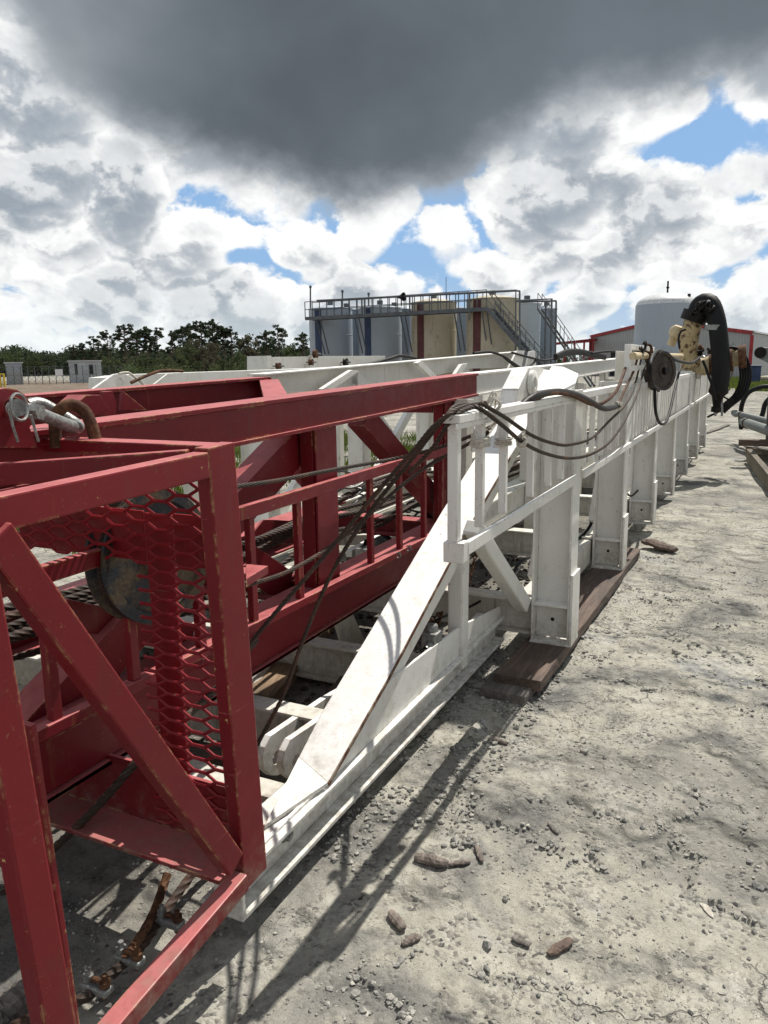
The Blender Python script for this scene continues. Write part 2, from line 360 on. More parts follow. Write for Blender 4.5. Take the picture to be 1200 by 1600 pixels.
# ground
def ground_mat():
    m, T, b = newmat('dry_caliche'); p = T.pos()
    sp = T.add('ShaderNodeSeparateXYZ'); T.l.new(p, sp.inputs[0])
    a = T.noise(p, .55, 6, .6, .3); bn = T.noise(p, 1.9, 7, .62, .5); cn = T.noise(p, 9, 7, .65); dn_ = T.noise(p, 45, 6, .7); en = T.noise(p, 220, 4, .7)
    c = T.ramp(bn, [(.32, (.19, .19, .185)), (.43, (.42, .41, .37)), (.52, (.60, .58, .495)), (.62, (.66, .645, .575)), (.74, (.50, .495, .46))])
    c = T.mix(T.mapr(a, .50, .60, 0, .65), c, T.ramp(cn, [(.3, (.21, .205, .195)), (.7, (.43, .415, .37))]))       # gravelly fines
    c = T.mix(T.m('MULTIPLY', T.mapr(T.noise(p, 1.3, 6, .7, .8), .60, .68), .65), c, (.29, .31, .33))      # blue-grey clay
    c = T.mix(T.m('MULTIPLY', T.mapr(T.noise(p, 2.7, 6, .7, 1.0), .63, .72), .7), c, (.66, .65, .60))         # pale crust
    grit = T.vor(p, 75, 'F1', 1); gd = T.vor(p, 75, 'F1', 0)
    gs = T.add('ShaderNodeSeparateColor'); T.l.new(grit, gs.inputs[0])
    c = T.mix(T.m('MULTIPLY', T.mapr(gs.outputs[0], .55, .9), T.mapr(cn, .42, .62)), c, T.mix(gs.outputs[1], (.10, .10, .10), (.42, .40, .35)))
    c = T.mix(T.mapr(dn_, .3, .75, .0, .38), T.mix(1, c, (.62, .61, .60), 'MULTIPLY'), c)
    # cracks in the crust
    wpv = T.vm('ADD', p, T.vm('SCALE', T.noise(p, 3.5, 5, .6, out=1), .55))
    cr = T.vor(wpv, 1.5, 'DISTANCE_TO_EDGE'); crk = T.m('MULTIPLY', T.mapr(cr, .0, .012, 1, 0), T.mapr(T.noise(p, .9, 3, .5), .50, .60))
    c = T.mix(T.m('MULTIPLY', crk, .55), c, (.07, .065, .06))
    c = T.mix(T.mapr(en, .35, .75, .0, 1), T.mix(1, c, (.74, .74, .74), 'MULTIPLY'), c)
    # darker mottled strip beneath the mast; red-brown yard to the far left
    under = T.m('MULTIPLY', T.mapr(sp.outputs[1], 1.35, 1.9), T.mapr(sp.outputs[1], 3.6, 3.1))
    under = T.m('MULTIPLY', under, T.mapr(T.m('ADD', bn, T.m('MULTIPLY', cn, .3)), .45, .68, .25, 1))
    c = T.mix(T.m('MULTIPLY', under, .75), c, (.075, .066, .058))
    farg = T.m('MULTIPLY', T.mapr(sp.outputs[1], 14, 24), T.mapr(sp.outputs[0], 90, 60))
    c = T.mix(T.m('MULTIPLY', farg, .85), c, T.ramp(T.noise(p, .35, 6, .7), [(.35, (.10, .062, .045)), (.6, (.19, .15, .11))]))
    T.put(b.inputs['Base Color'], c); b.inputs['Roughness'].default_value = .95; b.inputs['Specular IOR Level'].default_value = .15
    h = T.m('ADD', T.m('MULTIPLY', cn, .9), T.m('ADD', T.m('MULTIPLY', dn_, .55), T.m('MULTIPLY', en, .22)))
    h = T.m('ADD', h, T.m('MULTIPLY', T.m('SUBTRACT', .5, gd), T.m('MULTIPLY', T.mapr(cn, .42, .62), .5)))
    tn = T.noise(T.vm('ADD', p, T.vm('SCALE', T.noise(p, 14, 4, .6, out=1), .05)), 2.6, 9, .62)
    tl = T.m('MULTIPLY', tn, 15.0); fr2 = T.m('FRACT', tl); tmask = T.mapr(T.noise(p, 1.0, 4, .6), .44, .56)
    terr = T.m('ADD', T.m('FLOOR', tl), T.mapr(fr2, .0, .10)); h = T.m('ADD', h, T.m('MULTIPLY', T.m('MULTIPLY', terr, tmask), .75))
    lip = T.m('MULTIPLY', T.m('MULTIPLY', T.mapr(fr2, .0, .07, 1, 0), tmask), T.mapr(T.noise(p, 6, 4, .6), .42, .6)); c = T.mix(T.m('MULTIPLY', lip, .5), c, (.12, .115, .105)); T.put(b.inputs['Base Color'], c)
    h = T.m('SUBTRACT', h, T.m('MULTIPLY', crk, .8))
    T.put(b.inputs['Normal'], T.bump(h, .75, .016)); return m
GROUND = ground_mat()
def axis(lo, hi, fine0, fine1, step, g=1.09):
    c = list(np.arange(fine0, fine1, step)); s = step; x = c[-1]
    while x < hi: s = min(s*g, 200); x += s; c.append(x)
    s = step; x = fine0
    while x > lo: s = min(s*g, 200); x -= s; c.insert(0, x)
    return c
def gh(x, y):
    """ground relief (m)"""
    r = max(abs(x-3), abs(y)) ; k = 1.0 if r < 14 else 0
    if not k: return 0.0
    h = .012*noise.noise(Vector((x*.8, y*.8, 1))) + .006*noise.noise(Vector((x*3, y*3, 5)))
    q = noise.fractal(Vector((x*1.25, y*1.25, 9)), .9, 2.1, 5) 
    reg = noise.noise(Vector((x*.55+4, y*.55, 3)))
    if y < 1.1:
        wq = .25*noise.noise(Vector((x*5, y*5, 7))) + .05*noise.noise(Vector((x*14, y*14, 8))); q += wq*.5
        s = min(1, max(0, (q-.02)/.05)); s2 = min(1, max(0, (q-.30)/.05)); q3 = noise.fractal(Vector((x*3.6, y*3.6, 31)), .9, 2.2, 4)+wq
        h += .008*min(1, max(0, (q3-.15)/.09))*min(1, max(0, (noise.noise(Vector((x*.9, y*.9, 44)))+.1)*4))
        h += (.017*s + .012*s2)*min(1, max(0, (reg+.32)*2.5))
        h += .0045*abs(noise.fractal(Vector((x*11, y*11, 2)), .8, 2.1, 3))*(1.2-.8*min(1, max(0, noise.noise(Vector((x*.7, y*.7, 60)))+.5)))
    return h - .012
xs = axis(-400, 2500, .9, 5.0, .016); ys = axis(-1500, 2500, -1.5, 2.0, .016)
gv = [(x, y, gh(x, y)) for y in ys for x in xs]; nx = len(xs)
gf = [(j*nx+i, j*nx+i+1, (j+1)*nx+i+1, (j+1)*nx+i) for j in range(len(ys)-1) for i in range(nx-1)]
me = bpy.data.meshes.new('ground'); me.from_pydata(gv, [], gf); me.materials.append(GROUND)
me.polygons.foreach_set('use_smooth', [True]*len(gf))
go = bpy.data.objects.new('ground', me); COL.objects.link(go); tag(go, 'dry pale caliche yard with cracked crust and grit', kind='structure')

# loose gravel: one mass of small stones
ICO = bmesh.new(); bmesh.ops.create_icosphere(ICO, subdivisions=1, radius=1); iv = np.array([v.co[:] for v in ICO.verts]); ifc = np.array([[v.index for v in f.verts] for f in ICO.faces]); ICO.free()
def stones(name, n, sampler, mat, smin, smax, label, sink=.25):
    V = []; F = []; k = 0; tries = 0
    while k < n and tries < n*12:
        tries += 1; q = sampler()
        if q is None: continue
        x, y = q; s = smin*(smax/smin)**(random.random()**2.4)
        a = iv*(1+.28*rng.standard_normal((12, 1)).clip(-1, 1)); a = a*np.array([1, random.uniform(.6, 1), random.uniform(.4, .75)])*s
        th = random.random()*6.28; c, s_ = math.cos(th), math.sin(th)
        a = a @ np.array([[c, -s_, 0], [s_, c, 0], [0, 0, 1]]) + np.array([x, y, gh(x, y)+s*(.45-sink)])
        V.append(a); F.append(ifc+12*k); k += 1
    V = np.concatenate(V); F = np.concatenate(F); me = bpy.data.meshes.new(name)
    me.from_pydata(V.tolist(), [], F.tolist()); me.materials.append(mat); o = bpy.data.objects.new(name, me); COL.objects.link(o)
    return tag(o, label, 'gravel', kind='stuff')
def stone_mat():
    m, T, b = newmat('gravel_stone'); p = T.pos(); n = T.noise(p, 28, 3, .5)
    c = T.ramp(n, [(.3, (.13, .13, .125)), (.5, (.29, .28, .25)), (.68, (.50, .48, .42))]); c = T.mix(T.mapr(T.noise(p, 300, 3, .6), .3, .7), T.mix(1, c, (.65, .65, .65), 'MULTIPLY'), c)
    T.put(b.inputs['Base Color'], c); b.inputs['Roughness'].default_value = .9; return m
STONE = stone_mat()
def samp():
    x = 1.0 + 7.5*random.random()**1.4; y = random.uniform(-1.6, 1.9) if random.random() < .8 else random.uniform(1.3, 3.2)
    d = noise.noise(Vector((x*1.3, y*1.3, 20)))+.6*noise.noise(Vector((x*4, y*4, 11)))
    return (x, y) if d > random.uniform(-.45, .75) else None
stones('gravel', 30000, samp, STONE, .0016, .0078, 'loose grey gravel and grit strewn over the pale yard')

# ================================================================== large setting: tanks, buildings, woods
# storage tank battery
tank_rows = [('TANKW', 485, 552, 484, 61), ('TANKW', 562, 628, 483, 59), ('TAN', 643, 713, 474, 56.5), ('TAN', 728, 809, 469, 54)]
back_row = [('TANKD', 520, 566, 486, 67), ('TANKD', 590, 644, 485, 65), ('TANKD', 672, 731, 484, 62), ('TANKD', 800, 843, 476, 58), ('TANKD', 836, 868, 484, 61)]
desc = {0: 'pale grey steel storage tank with blue stripe at far left end of the battery', 1: 'pale grey steel storage tank with blue stripe, second from the left end',
        2: 'tan rust streaked storage tank beside the grey tanks, third from the left', 3: 'tan rust streaked storage tank at the foot of the walkway stairs'}
bdesc = ['slate storage tank showing between the two pale grey tanks', 'slate storage tank showing between the grey and the tan tank', 'slate storage tank showing between the two tan tanks',
         'blue grey storage tank right of the tan tanks beside the stairs', 'slate blue storage tank at far right end of the tank battery']
def tank(i, mat, xl, xr, ytop, dist, label, stripe=None, hatch=True):
    px = (xl+xr)/2; c = base(px, dist); r = (far(xl, 570, dist)-far(xr, 570, dist)).length/2; h = far(px, ytop, dist).z
    t = thing('storage_tank', label, 'tank', c, 'storage tanks of the battery')
    MB().lathe(c, (0, 0, 1), [(r, .02), (r, h*.333), (r+.012, h*.334), (r+.012, h*.338), (r, h*.34), (r, h*.666), (r+.012, h*.667), (r+.012, h*.671), (r, h*.673), (r, h), (r+.04, h), (r+.04, h+.05), (r, h+.06)], 48).build('shell', mat, t)
    MB().lathe(c, (0, 0, 1), [(r-.005, h+.055), (r*.6, h+.22), (0.02, h+.36)], 48).build('roof', mat, t)
    MB().cyl(c+Vector((0, 0, h+.3)), c+Vector((0, 0, h+.62)), .22, 16).build('hatch', STEELG, t)
    if stripe:
        to = -Vector((c.x, c.y, 0)).normalized(); sx = Vector((to.y, -to.x, 0)); pc = c + to*(r*math.cos(.5)) - (-sx)*(-1)*(r*math.sin(.5))*1.0
        a0 = math.atan2(to.y, to.x) - .62; n = 8; wdt = .36; vs = []
        for k in range(n+1):
            a = a0+(k/n-.5)*wdt*1.0; vs += [(c.x+(r+.02)*math.cos(a), c.y+(r+.02)*math.sin(a), .05), (c.x+(r+.02)*math.cos(a), c.y+(r+.02)*math.sin(a), h-.02)]
        MB().add(vs, [(2*k, 2*k+1, 2*k+3, 2*k+2) for k in range(n)]).build('painted_stripe', stripe, t)
    return c, r, h
tk = []
for i, (m_, xl, xr, yt, ds) in enumerate(tank_rows):
    tk.append(tank(i, globals()[m_], xl, xr, yt, ds, desc[i], BLUEP if i < 2 else MAROON))
for i, (m_, xl, xr, yt, ds) in enumerate(back_row): tank(i, TANKW if i == 3 else TANKD, xl, xr, yt, ds, bdesc[i])
# walkway along the tank tops with stairs
wk = thing('tank_walkway', 'dark steel walkway with railings and stairs along the tank tops', 'walkway', base(640, 55))
A = far(477, 497, 59); B = far(760, 484, 51.5); A.z = B.z = (A.z+B.z)/2
wd = (B-A).normalized(); wn = Vector((-wd.y, wd.x, 0)); 
if wn.dot(Vector((B.x, B.y, 0))) < 0: wn = -wn
mb = MB(); mb.beam(A, B, .08, .24); mb.beam(A+wn*.9, B+wn*.9, .08, .24); mb.beam(A+wn*.45+Vector((0, 0, .06)), B+wn*.45+Vector((0, 0, .06)), .8, .04); mb.build('deck', STEELG, wk)
nseg = 22
for side, off in ((0, 0), (1, .9)):
    mb = MB(); 
    for zz in (.55, 1.1): mb.beam(A+wn*off+Vector((0, 0, zz+.1)), B+wn*off+Vector((0, 0, zz+.1)), .05, .05)
    for k in range(nseg+1): p = A.lerp(B, k/nseg)+wn*off; mb.beam(p, p+Vector((0, 0, 1.2)), .05, .05)
    mb.build('railing', STEELG, wk)
mb = MB()
for k in range(0, 0, 3):
    p = A.lerp(B, k/nseg)+wn*.9; q = A.lerp(B, (k+1.6)/nseg)+wn*.9; mb.beam(p+Vector((0, 0, .1)), q+Vector((0, 0, 1.2)), .04, .04)
mb.build('bracing', STEELG, wk)
for k in (1.5, 6.6, 12.3, 18.5, 21.5):                    # brackets down to each tank
    p = A.lerp(B, min(1, k/nseg)); mb = MB(); mb.beam(p, p+wn*1.0+Vector((0, 0, -2.6)), .07, .07); mb.beam(p+wd*.35, p+wd*.35+wn*1.0+Vector((0, 0, -2.6)), .07, .07); mb.build('bracket', STEELG, wk)
S0 = B + Vector((0, 0, .1)); S1 = base(868, 50.5); 
for off in (0, .9):
    mb = MB(); mb.beam(S0+wn*off, S1+wn*off, .07, .25)
    for zz in (.55, 1.05): mb.beam(S0+wn*off+Vector((0, 0, zz)), S1+wn*off+Vector((0, 0, zz)), .05, .05)
    for k in range(9): p = S0.lerp(S1, k/8)+wn*off; mb.beam(p, p+Vector((0, 0, 1.05)), .045, .045)
    mb.build('stair_railing', STEELG, wk)
mb = MB()
for k in range(24): p = S0.lerp(S1, (k+.5)/24); mb.beam(p, p+wn*.9, .26, .04)
mb.build('stair_treads', STEELG, wk)
# second stair beyond the end tank
st2 = thing('tank_stairs', 'thin dark stairs descending right of the slate end tank', 'stairs', base(880, 52))
T0 = far(840, 482, 54); T1 = base(925, 51)
mb = MB()
for off in (0, .8):
    mb.beam(T0+wn*off, T1+wn*off, .04, .13); mb.beam(T0+wn*off+Vector((0, 0, 1)), T1+wn*off+Vector((0, 0, 1)), .035, .035)
    for k in range(8): p = T0.lerp(T1, k/7)+wn*off; mb.beam(p, p+Vector((0, 0, 1)), .04, .04)
mb.build('railing', STEELG, st2)
mb = MB()
for k in range(22): p = T0.lerp(T1, (k+.5)/22); mb.beam(p, p+wn*.8, .16, .02)
mb.build('stair_treads', STEELG, st2)
# pipe gantries
def gantry(pts, r, label, drops=()):
    g = thing('pipe_gantry', label, 'pipes', base(700, 50.8)); 
    MB().tube(pts, r, 8).build('pipe', STEELG, g)
    for p, q in drops: MB().cyl(p, q, r*.8, 8).build('riser', STEELG, g)
GA = far(495, 470, 57); GB = far(806, 454, 50.5); GC = base(806, 50.5)
gantry([GA, GB, GC], .075, 'long black pipe running above the tank walkway and down beside the tan tank', [(far(812, 455, 50), base(812, 50)), (GB, far(812, 455, 50)), (GA.lerp(GB, .25), GA.lerp(GB, .25)-Vector((0, 0, 1.2))), (GA.lerp(GB, .5), GA.lerp(GB, .5)-Vector((0, 0, 1.2))), (GA.lerp(GB, .79), GA.lerp(GB, .79)-Vector((0, 0, 1.7)))])
HB = far(862, 467, 51); gantry([far(808, 470, 53), HB, base(861, 51)], .075, 'black pipe frame at the right end of the tank battery', [(far(869, 470, 52), base(868, 52)), (far(812, 472, 53), far(869, 470, 52)), (far(853, 472, 52), base(851, 52))])
vl = ['thin vent pole above the left end of the tank walkway', 'short vent pole left of the tank walkway horn', 'vent stub above the second grey tank', 'thin antenna mast behind the tan tanks']
for (px, yt, yb, ds), lb in zip([(485, 449, 500, 60.5), (535, 456, 490, 60), (576, 460, 485, 60), (697, 433, 472, 62)], vl):
    a = far(px, yb, ds); b = far(px, yt, ds); mb = MB().cyl(a, b, .06 if px < 690 else .025, 8)
    if px < 690: mb.lathe(b, (0, 0, 1), [(.1, -.05), (.1, .12), (.02, .14)], 12)
    single(mb, 'vent_pole', STEELG, lb, 'vent pole')
hp = far(627, 464, 53.5); mb = MB().lathe(hp, (wd.x, wd.y, 0), [(.05, -.3), (.12, -.1), (.28, .15), (.3, .2), (.1, .1)], 20); mb.cyl(hp, hp-Vector((0, 0, .6)), .04)
single(mb, 'horn', BLACKO, 'round black horn on the rail above the tank walkway', 'horn')

# the big round tank at right
c = base(1037, 66); rr = (far(988, 570, 66)-far(1086, 570, 66)).length/2; hh = far(1037, 474, 66-rr).z; hd = far(1037, 458, 66).z
t = thing('dome_tank', 'large blue grey round tank with low dome roof and vents', 'tank', c)
MB().lathe(c, (0, 0, 1), [(rr, 0), (rr, hh), (rr-.05, hh+.03)], 72).build('shell', TANKW, t)
MB().lathe(c, (0, 0, 1), [(rr-.02, hh+.02)]+[(rr*math.cos(a), hh+(hd-hh)*math.sin(a)) for a in [R(x) for x in range(18, 91, 8)]], 72).build('dome_roof', ROOFM, t)
v0 = c+Vector((0, 0, hd-.08)); vt = far(1044, 439, 66); v0.x = vt.x; v0.y = vt.y
mb = MB().cyl(v0, Vector((v0.x, v0.y, vt.z)), .07, 10); mb.lathe(Vector((v0.x, v0.y, vt.z-.55)), (0, 0, 1), [(.12, 0), (.12, .1), (.07, .12)], 12); mb.build('vent_pipe', BLACKO, t)
q = far(1077, 459, 65); MB().cyl(Vector((q.x, q.y, hh+.1)), q, .12, 10).build('vent_stub', BLACKO, t)

# metal building
def wallpoly(pts, thick, mat, name, parent, loc=None): return MB().prism(pts, thick).build(name, mat, parent)
bld = thing('metal_building', 'grey ribbed metal building with red trim behind the dome tank', 'building', base(1172, 76))
C0 = base(1172, 76); CL = base(922, 92); CR = base(1199, 88)
hC = far(1172, 520, 76).z; hL = far(922, 526, 92).z; hR = far(1199, 528, 88).z
mid = C0.lerp(CL, .52); hP = max(hC, hL)+1.15
back = (CR-C0)*2.2
MB().prism([C0, CL, CL+Vector((0, 0, hL)), mid+Vector((0, 0, hP)), C0+Vector((0, 0, hC))], back.normalized()*.2).build('gable_wall', SIDING, bld)
e0 = C0+back.normalized()*.21
MB().prism([e0, C0+back, C0+back+Vector((0, 0, hC)), e0+Vector((0, 0, hC))], (CL-C0).normalized()*.2).build('side_wall', SIDING, bld)
up = Vector((0, 0, .06)); lo = (C0-CL).normalized()*.3
MB().prism([C0+lo+Vector((0, 0, hC)), mid+Vector((0, 0, hP)), mid+back+Vector((0, 0, hP)), C0+lo+back+Vector((0, 0, hC))], (0, 0, .15)).build('roof', ROOFM, bld)
MB().prism([CL-lo+Vector((0, 0, hL)), mid+Vector((0, 0, hP)), mid+back+Vector((0, 0, hP)), CL-lo+back+Vector((0, 0, hL))], (0, 0, .15)).build('roof', ROOFM, bld)
fr = -back.normalized()*.12
mb = MB(); mb.beam(C0+fr+Vector((0, 0, hC)), mid+fr+Vector((0, 0, hP)), .1, .32); mb.beam(CL+fr+Vector((0, 0, hL)), mid+fr+Vector((0, 0, hP)), .1, .32); mb.build('rake_trim', REDTRIM, bld)
mb = MB(); mb.beam(C0+fr, C0+fr+Vector((0, 0, hC-.2)), .3, .12, (1, 0, 0)); mb.build('corner_trim', REDTRIM, bld)
mb = MB(); mb.beam(CL+fr, CL+fr+Vector((0, 0, hL-.2)), .3, .12, (1, 0, 0)); mb.build('corner_trim', REDTRIM, bld)
d0_ = C0.lerp(CL, .66); MB().prism([d0_+fr, C0.lerp(CL, .84)+fr, C0.lerp(CL, .84)+fr+Vector((0, 0, 2.6)), d0_+fr+Vector((0, 0, 2.6))], fr*.3).build('doorway', DARKIN, bld)
# open red canopy beside it
cp = thing('canopy', 'low open canopy with dark red roof left of metal building', 'canopy', base(893, 88))
a = base(866, 84); b = base(926, 90); za = far(866, 536, 84).z; bk = back.normalized()*8
MB().prism([a+Vector((0, 0, za-.2)), b+Vector((0, 0, za+.3)), b+bk+Vector((0, 0, za+.5)), a+bk+Vector((0, 0, za+.1))], (0, 0, .25)).build('roof', REDTRIM, cp)
for k in range(5): p = a.lerp(b, k/4); MB().beam(p, p+Vector((0, 0, za-.1+.1*k)), .18, .18).build('post', REDTRIM, cp)
# small things by the building
p = base(1178, 56); single(MB().box(p.x-.35, p.x+.35, p.y-.45, p.y+.45, 0, 1.15).box(p.x-.4, p.x+.4, p.y-.5, p.y+.5, 1.15, 1.22), 'waste_bin', BLUEP, 'dark blue bin standing in front of the metal building', 'bin', bevel=.03)
for k, lb in enumerate(['lower pale pipe of the stack beyond the blue bin', 'upper pale pipe of the stack beyond the blue bin']):
    a = base(1183, 60); b = base(1215, 56); zz = .12+.24*k; single(MB().cyl(a+Vector((0, 0, zz)), b+Vector((0, 0, zz)), .12, 12), 'pipe', TAN, lb, 'pipe')

# sheds, fence and signs at far left
def shed(px0, px1, dist, ytop, label, name, mat, windows=False, flat=True):
    a = base(px0, dist); b = base(px1, dist); h = far((px0+px1)/2, ytop, dist).z; n = Vector((a.x, a.y, 0)).normalized()*2.8
    t = thing(name, label, 'shed', (a+b)/2)
    MB().prism([a, b, b+n, a+n], (0, 0, h)).build('wall', mat, t)
    e = (b-a).normalized()*.12; MB().prism([a-e-n*.05+Vector((0, 0, h+.02)), b+e-n*.05+Vector((0, 0, h+.02)), b+e+n*1.05+Vector((0, 0, h+.02)), a-e+n*1.05+Vector((0, 0, h+.02))], (0, 0, .12)).build('roof', ROOFM, t)
    if windows:
        for f0, f1, z0, z1 in ((.18, .26, .9, 2.1), (.62, .74, .9, 2.0)):
            p = a.lerp(b, f0)-n*.01; q = a.lerp(b, f1)-n*.01; MB().prism([p+Vector((0, 0, z0)), q+Vector((0, 0, z0)), q+Vector((0, 0, z1)), p+Vector((0, 0, z1))], -n*.01).build('window', DARKIN, t)
CONC = plain('painted_block', (.42, .44, .45), .8, 0, .15, 1)
shed(8, 34, 92, 568, 'small blue grey equipment cabin at far left edge', 'equipment_cabin', TANKW)
shed(107, 158, 96, 565, 'pale block shed with two dark windows by the fence', 'block_shed', CONC, True)
FEN = plain('fence_wire', (.14, .15, .15), .6, .3)
fe = thing('chain_link_fence', 'low chain link fence in front of the far sheds', 'fence', base(90, 90))
f0, f1 = base(-60, 90), base(190, 90)
for k in range(24): p = f0.lerp(f1, k/23); MB().cyl(p, p+Vector((0, 0, 1.9)), .04, 6).build('post', FEN, fe)
mb = MB()
for z in (0.1, 1.0, 1.85): mb.beam(f0+Vector((0, 0, z)), f1+Vector((0, 0, z)), .03, .03)
L = (f1-f0).length; n = int(L/.45); e = (f1-f0)/n
for k in range(n): p = f0+e*k; mb.beam(p+Vector((0, 0, .1)), p+e*4+Vector((0, 0, 1.85)), .018, .018); mb.beam(p+e*4+Vector((0, 0, .1)), p+Vector((0, 0, 1.85)), .018, .018)
mb.build('wire_mesh', FEN, fe)
WSIGN = plain('white_sign', (.75, .75, .75), .5, 0, .05)
p = base(85, 89.5); q = base(97, 89.5); sg = thing('fence_sign', 'small white sign hung on the chain link fence', 'sign', p)
MB().prism([p+Vector((0, 0, .9)), q+Vector((0, 0, .9)), q+Vector((0, 0, 1.55)), p+Vector((0, 0, 1.55))], (p-base(85, 90.5)).normalized()*.04).build('board', WSIGN, sg)
single(MB().tube([base(-2, 80)+Vector((0, 0, 0)), base(-2, 80)+Vector((0, 0, 1.2)), base(4, 80)+Vector((0, 0, 1.2)), base(4, 80)], .09, 8), 'bollard_hoop', plain('yellow_paint', (.6, .45, .05)), 'yellow hoop bollard at far left edge of the yard', 'bollard')

# trees ------------------------------------------------------------
def leafmat(name, a, bcol):
    m, T, b = newmat(name); p = T.pos(); n = T.noise(p, 1.1, 5, .7); r_ = T.add('ShaderNodeObjectInfo').outputs['Random']
    c = T.mix(T.mapr(n, .3, .7), a, bcol); c = T.mix(T.m('MULTIPLY', r_, .35), c, tuple(x*.6 for x in a))
    T.put(b.inputs['Base Color'], c); b.inputs['Roughness'].default_value = .7; b.inputs['Specular IOR Level'].default_value = .1
    tr = T.add('ShaderNodeBsdfTranslucent'); T.put(tr.inputs[0], c); mx = T.add('ShaderNodeMixShader'); mx.inputs[0].default_value = .38
    T.l.new(b.outputs[0], mx.inputs[1]); T.l.new(tr.outputs[0], mx.inputs[2]); T.l.new(mx.outputs[0], [n for n in T.n if n.type == 'OUTPUT_MATERIAL'][0].inputs[0]); return m
PINE = leafmat('pine_needles', (.036, .052, .030), (.070, .092, .052)); BROAD = leafmat('broad_leaves', (.058, .080, .034), (.105, .13, .06)); DRYL = leafmat('olive_leaves', (.065, .065, .040), (.11, .10, .065))
TRUNK = plain('tree_trunk', (.10, .075, .06), .9, 0, .3, 3)
def leafcloud(centres, per, size, flat=.7):
    V = []; 
    for (c, rad) in centres:
        n = int(per*rad*rad) + 6
        d = rng.standard_normal((n, 3)); d /= np.linalg.norm(d, axis=1)[:, None]; d *= (rng.random((n, 1))**.45)*rad; d[:, 2] *= flat; ctr = np.array(c)+d
        u = rng.standard_normal((n, 3)); u /= np.linalg.norm(u, axis=1)[:, None]; v = np.cross(u, rng.standard_normal((n, 3))); v /= np.linalg.norm(v, axis=1)[:, None]
        s = size*(.5+rng.random((n, 1))); V.append(np.stack([ctr-u*s-v*s*.4, ctr+u*s-v*s*.6, ctr+u*s*.7+v*s*.6, ctr-u*s*.8+v*s*.5], 1).reshape(-1, 3))
    V = np.concatenate(V); return V, [(4*i, 4*i+1, 4*i+2, 4*i+3) for i in range(len(V)//4)]
def make_tree(kind, h, loc, seed):
    random.seed(seed); t = thing({'pine': 'pine_tree', 'broad': 'broadleaf_tree', 'scrub': 'scrub_tree'}[kind], '', 'tree', loc); L = Vector(loc)
    mb = MB(); cs = []; lean = Vector((random.uniform(-.03, .03), random.uniform(-.03, .03), 1))
    th = h*(.93 if kind == 'pine' else .6)
    mb.tube([L+lean*th*k/6+Vector((random.uniform(-.08, .08), random.uniform(-.08, .08), 0))*(k > 0) for k in range(7)], [h*.014*(1-k/7.5)+.02 for k in range(7)], 7)
    if kind == 'pine':
        nb = random.randint(22, 32)
        for k in range(nb):
            f = .42+.55*(k/nb)**.8; a = random.random()*6.28; ln = h*(.10+.14*random.random())*(1.25-f*.75) * (1.25 if k > nb*.4 else .9)
            p = L+lean*(th*f); q = p+Vector((math.cos(a)*ln, math.sin(a)*ln, ln*random.uniform(.1, .7)))
            mb.tube([p, p.lerp(q, .5)+Vector((0, 0, -.1)), q], [.09, .06, .03], 5)
            if random.random() < .96:
                cs.append((q, h*random.uniform(.034, .068)))
                if random.random() < .7: cs.append((p.lerp(q, random.uniform(.4, .8))+Vector((0, 0, .2)), h*random.uniform(.022, .045)))
        cs.append((L+lean*h*.96, h*.035)); cs.append((L+lean*h*.90, h*.055)); V, F = leafcloud([(c-L, r_) for c, r_ in cs], 330, .105, .6)
    else:
        for k in range(random.randint(12, 17)):
            a = random.random()*6.28; rr_ = h*random.uniform(.05, .36); z = h*random.uniform(.3, .85); q = L+Vector((math.cos(a)*rr_, math.sin(a)*rr_, z)); cs.append((q, h*random.uniform(.10, .17)))
            if k < 8: mb.tube([L+lean*th*.5, q], [.07, .02], 5)
        cs.append((L+Vector((0, 0, h*.88)), h*.13)); cs.append((L+Vector((0, 0, h*.4)), h*.22)); V, F = leafcloud([(c-L, r_) for c, r_ in cs], 190, .11, .85)
    mb.build('trunk', TRUNK, t); m2 = MB(); m2.v = [tuple(v+np.array(L)) for v in V]; m2.f = F; m2.sm = [False]*len(F)
    m2.build('crown', {'pine': PINE, 'broad': BROAD, 'scrub': DRYL}[kind], t); t['h'] = h
    return t
protos = {}
used = set()
where = {'pine': 'pine', 'broad': 'leafy tree', 'scrub': 'olive scrub tree'}
TREES = []   # px, top y, kind, distance
for px, yt, k in [(115, 540, 'pine'), (150, 529, 'pine'), (172, 519, 'pine'), (197, 510, 'pine'), (232, 513, 'pine'), (247, 515, 'pine'), (287, 513, 'pine'), (300, 508, 'pine'), (318, 505, 'pine'), (335, 502, 'pine'),
                  (365, 513, 'pine'), (392, 520, 'scrub'), (418, 520, 'pine'), (437, 511, 'pine'), (476, 523, 'pine'), (460, 533, 'broad'), (270, 520, 'pine'), (132, 535, 'pine'), (214, 521, 'pine'), (352, 516, 'pine')]:
    TREES.append((px, yt, k, 170+random.uniform(-14, 14)))
for i in range(22): TREES.append((-12+i*9.5+random.uniform(-4, 4) if i < 12 else 150+(i-12)*34+random.uniform(-9, 9), random.uniform(541, 555), random.choice(['pine', 'broad', 'broad']), random.uniform(180, 215)))
for i in range(16): TREES.append((160+i*21+random.uniform(-6, 6), random.uniform(546, 560), random.choice(['scrub', 'broad', 'broad']), random.uniform(128, 150)))
for px, yt, k, ds in [(310, 528, 'scrub', 150), (330, 533, 'scrub', 145), (295, 536, 'broad', 148), (886, 545, 'broad', 105), (876, 552, 'broad', 110), (905, 549, 'broad', 108), (1196, 548, 'broad', 120), (1204, 540, 'broad', 125), (915, 556, 'scrub', 106)]: TREES.append((px, yt, k, ds))
TREES.sort(key=lambda t: (t[2], t[0])); cnt = {}
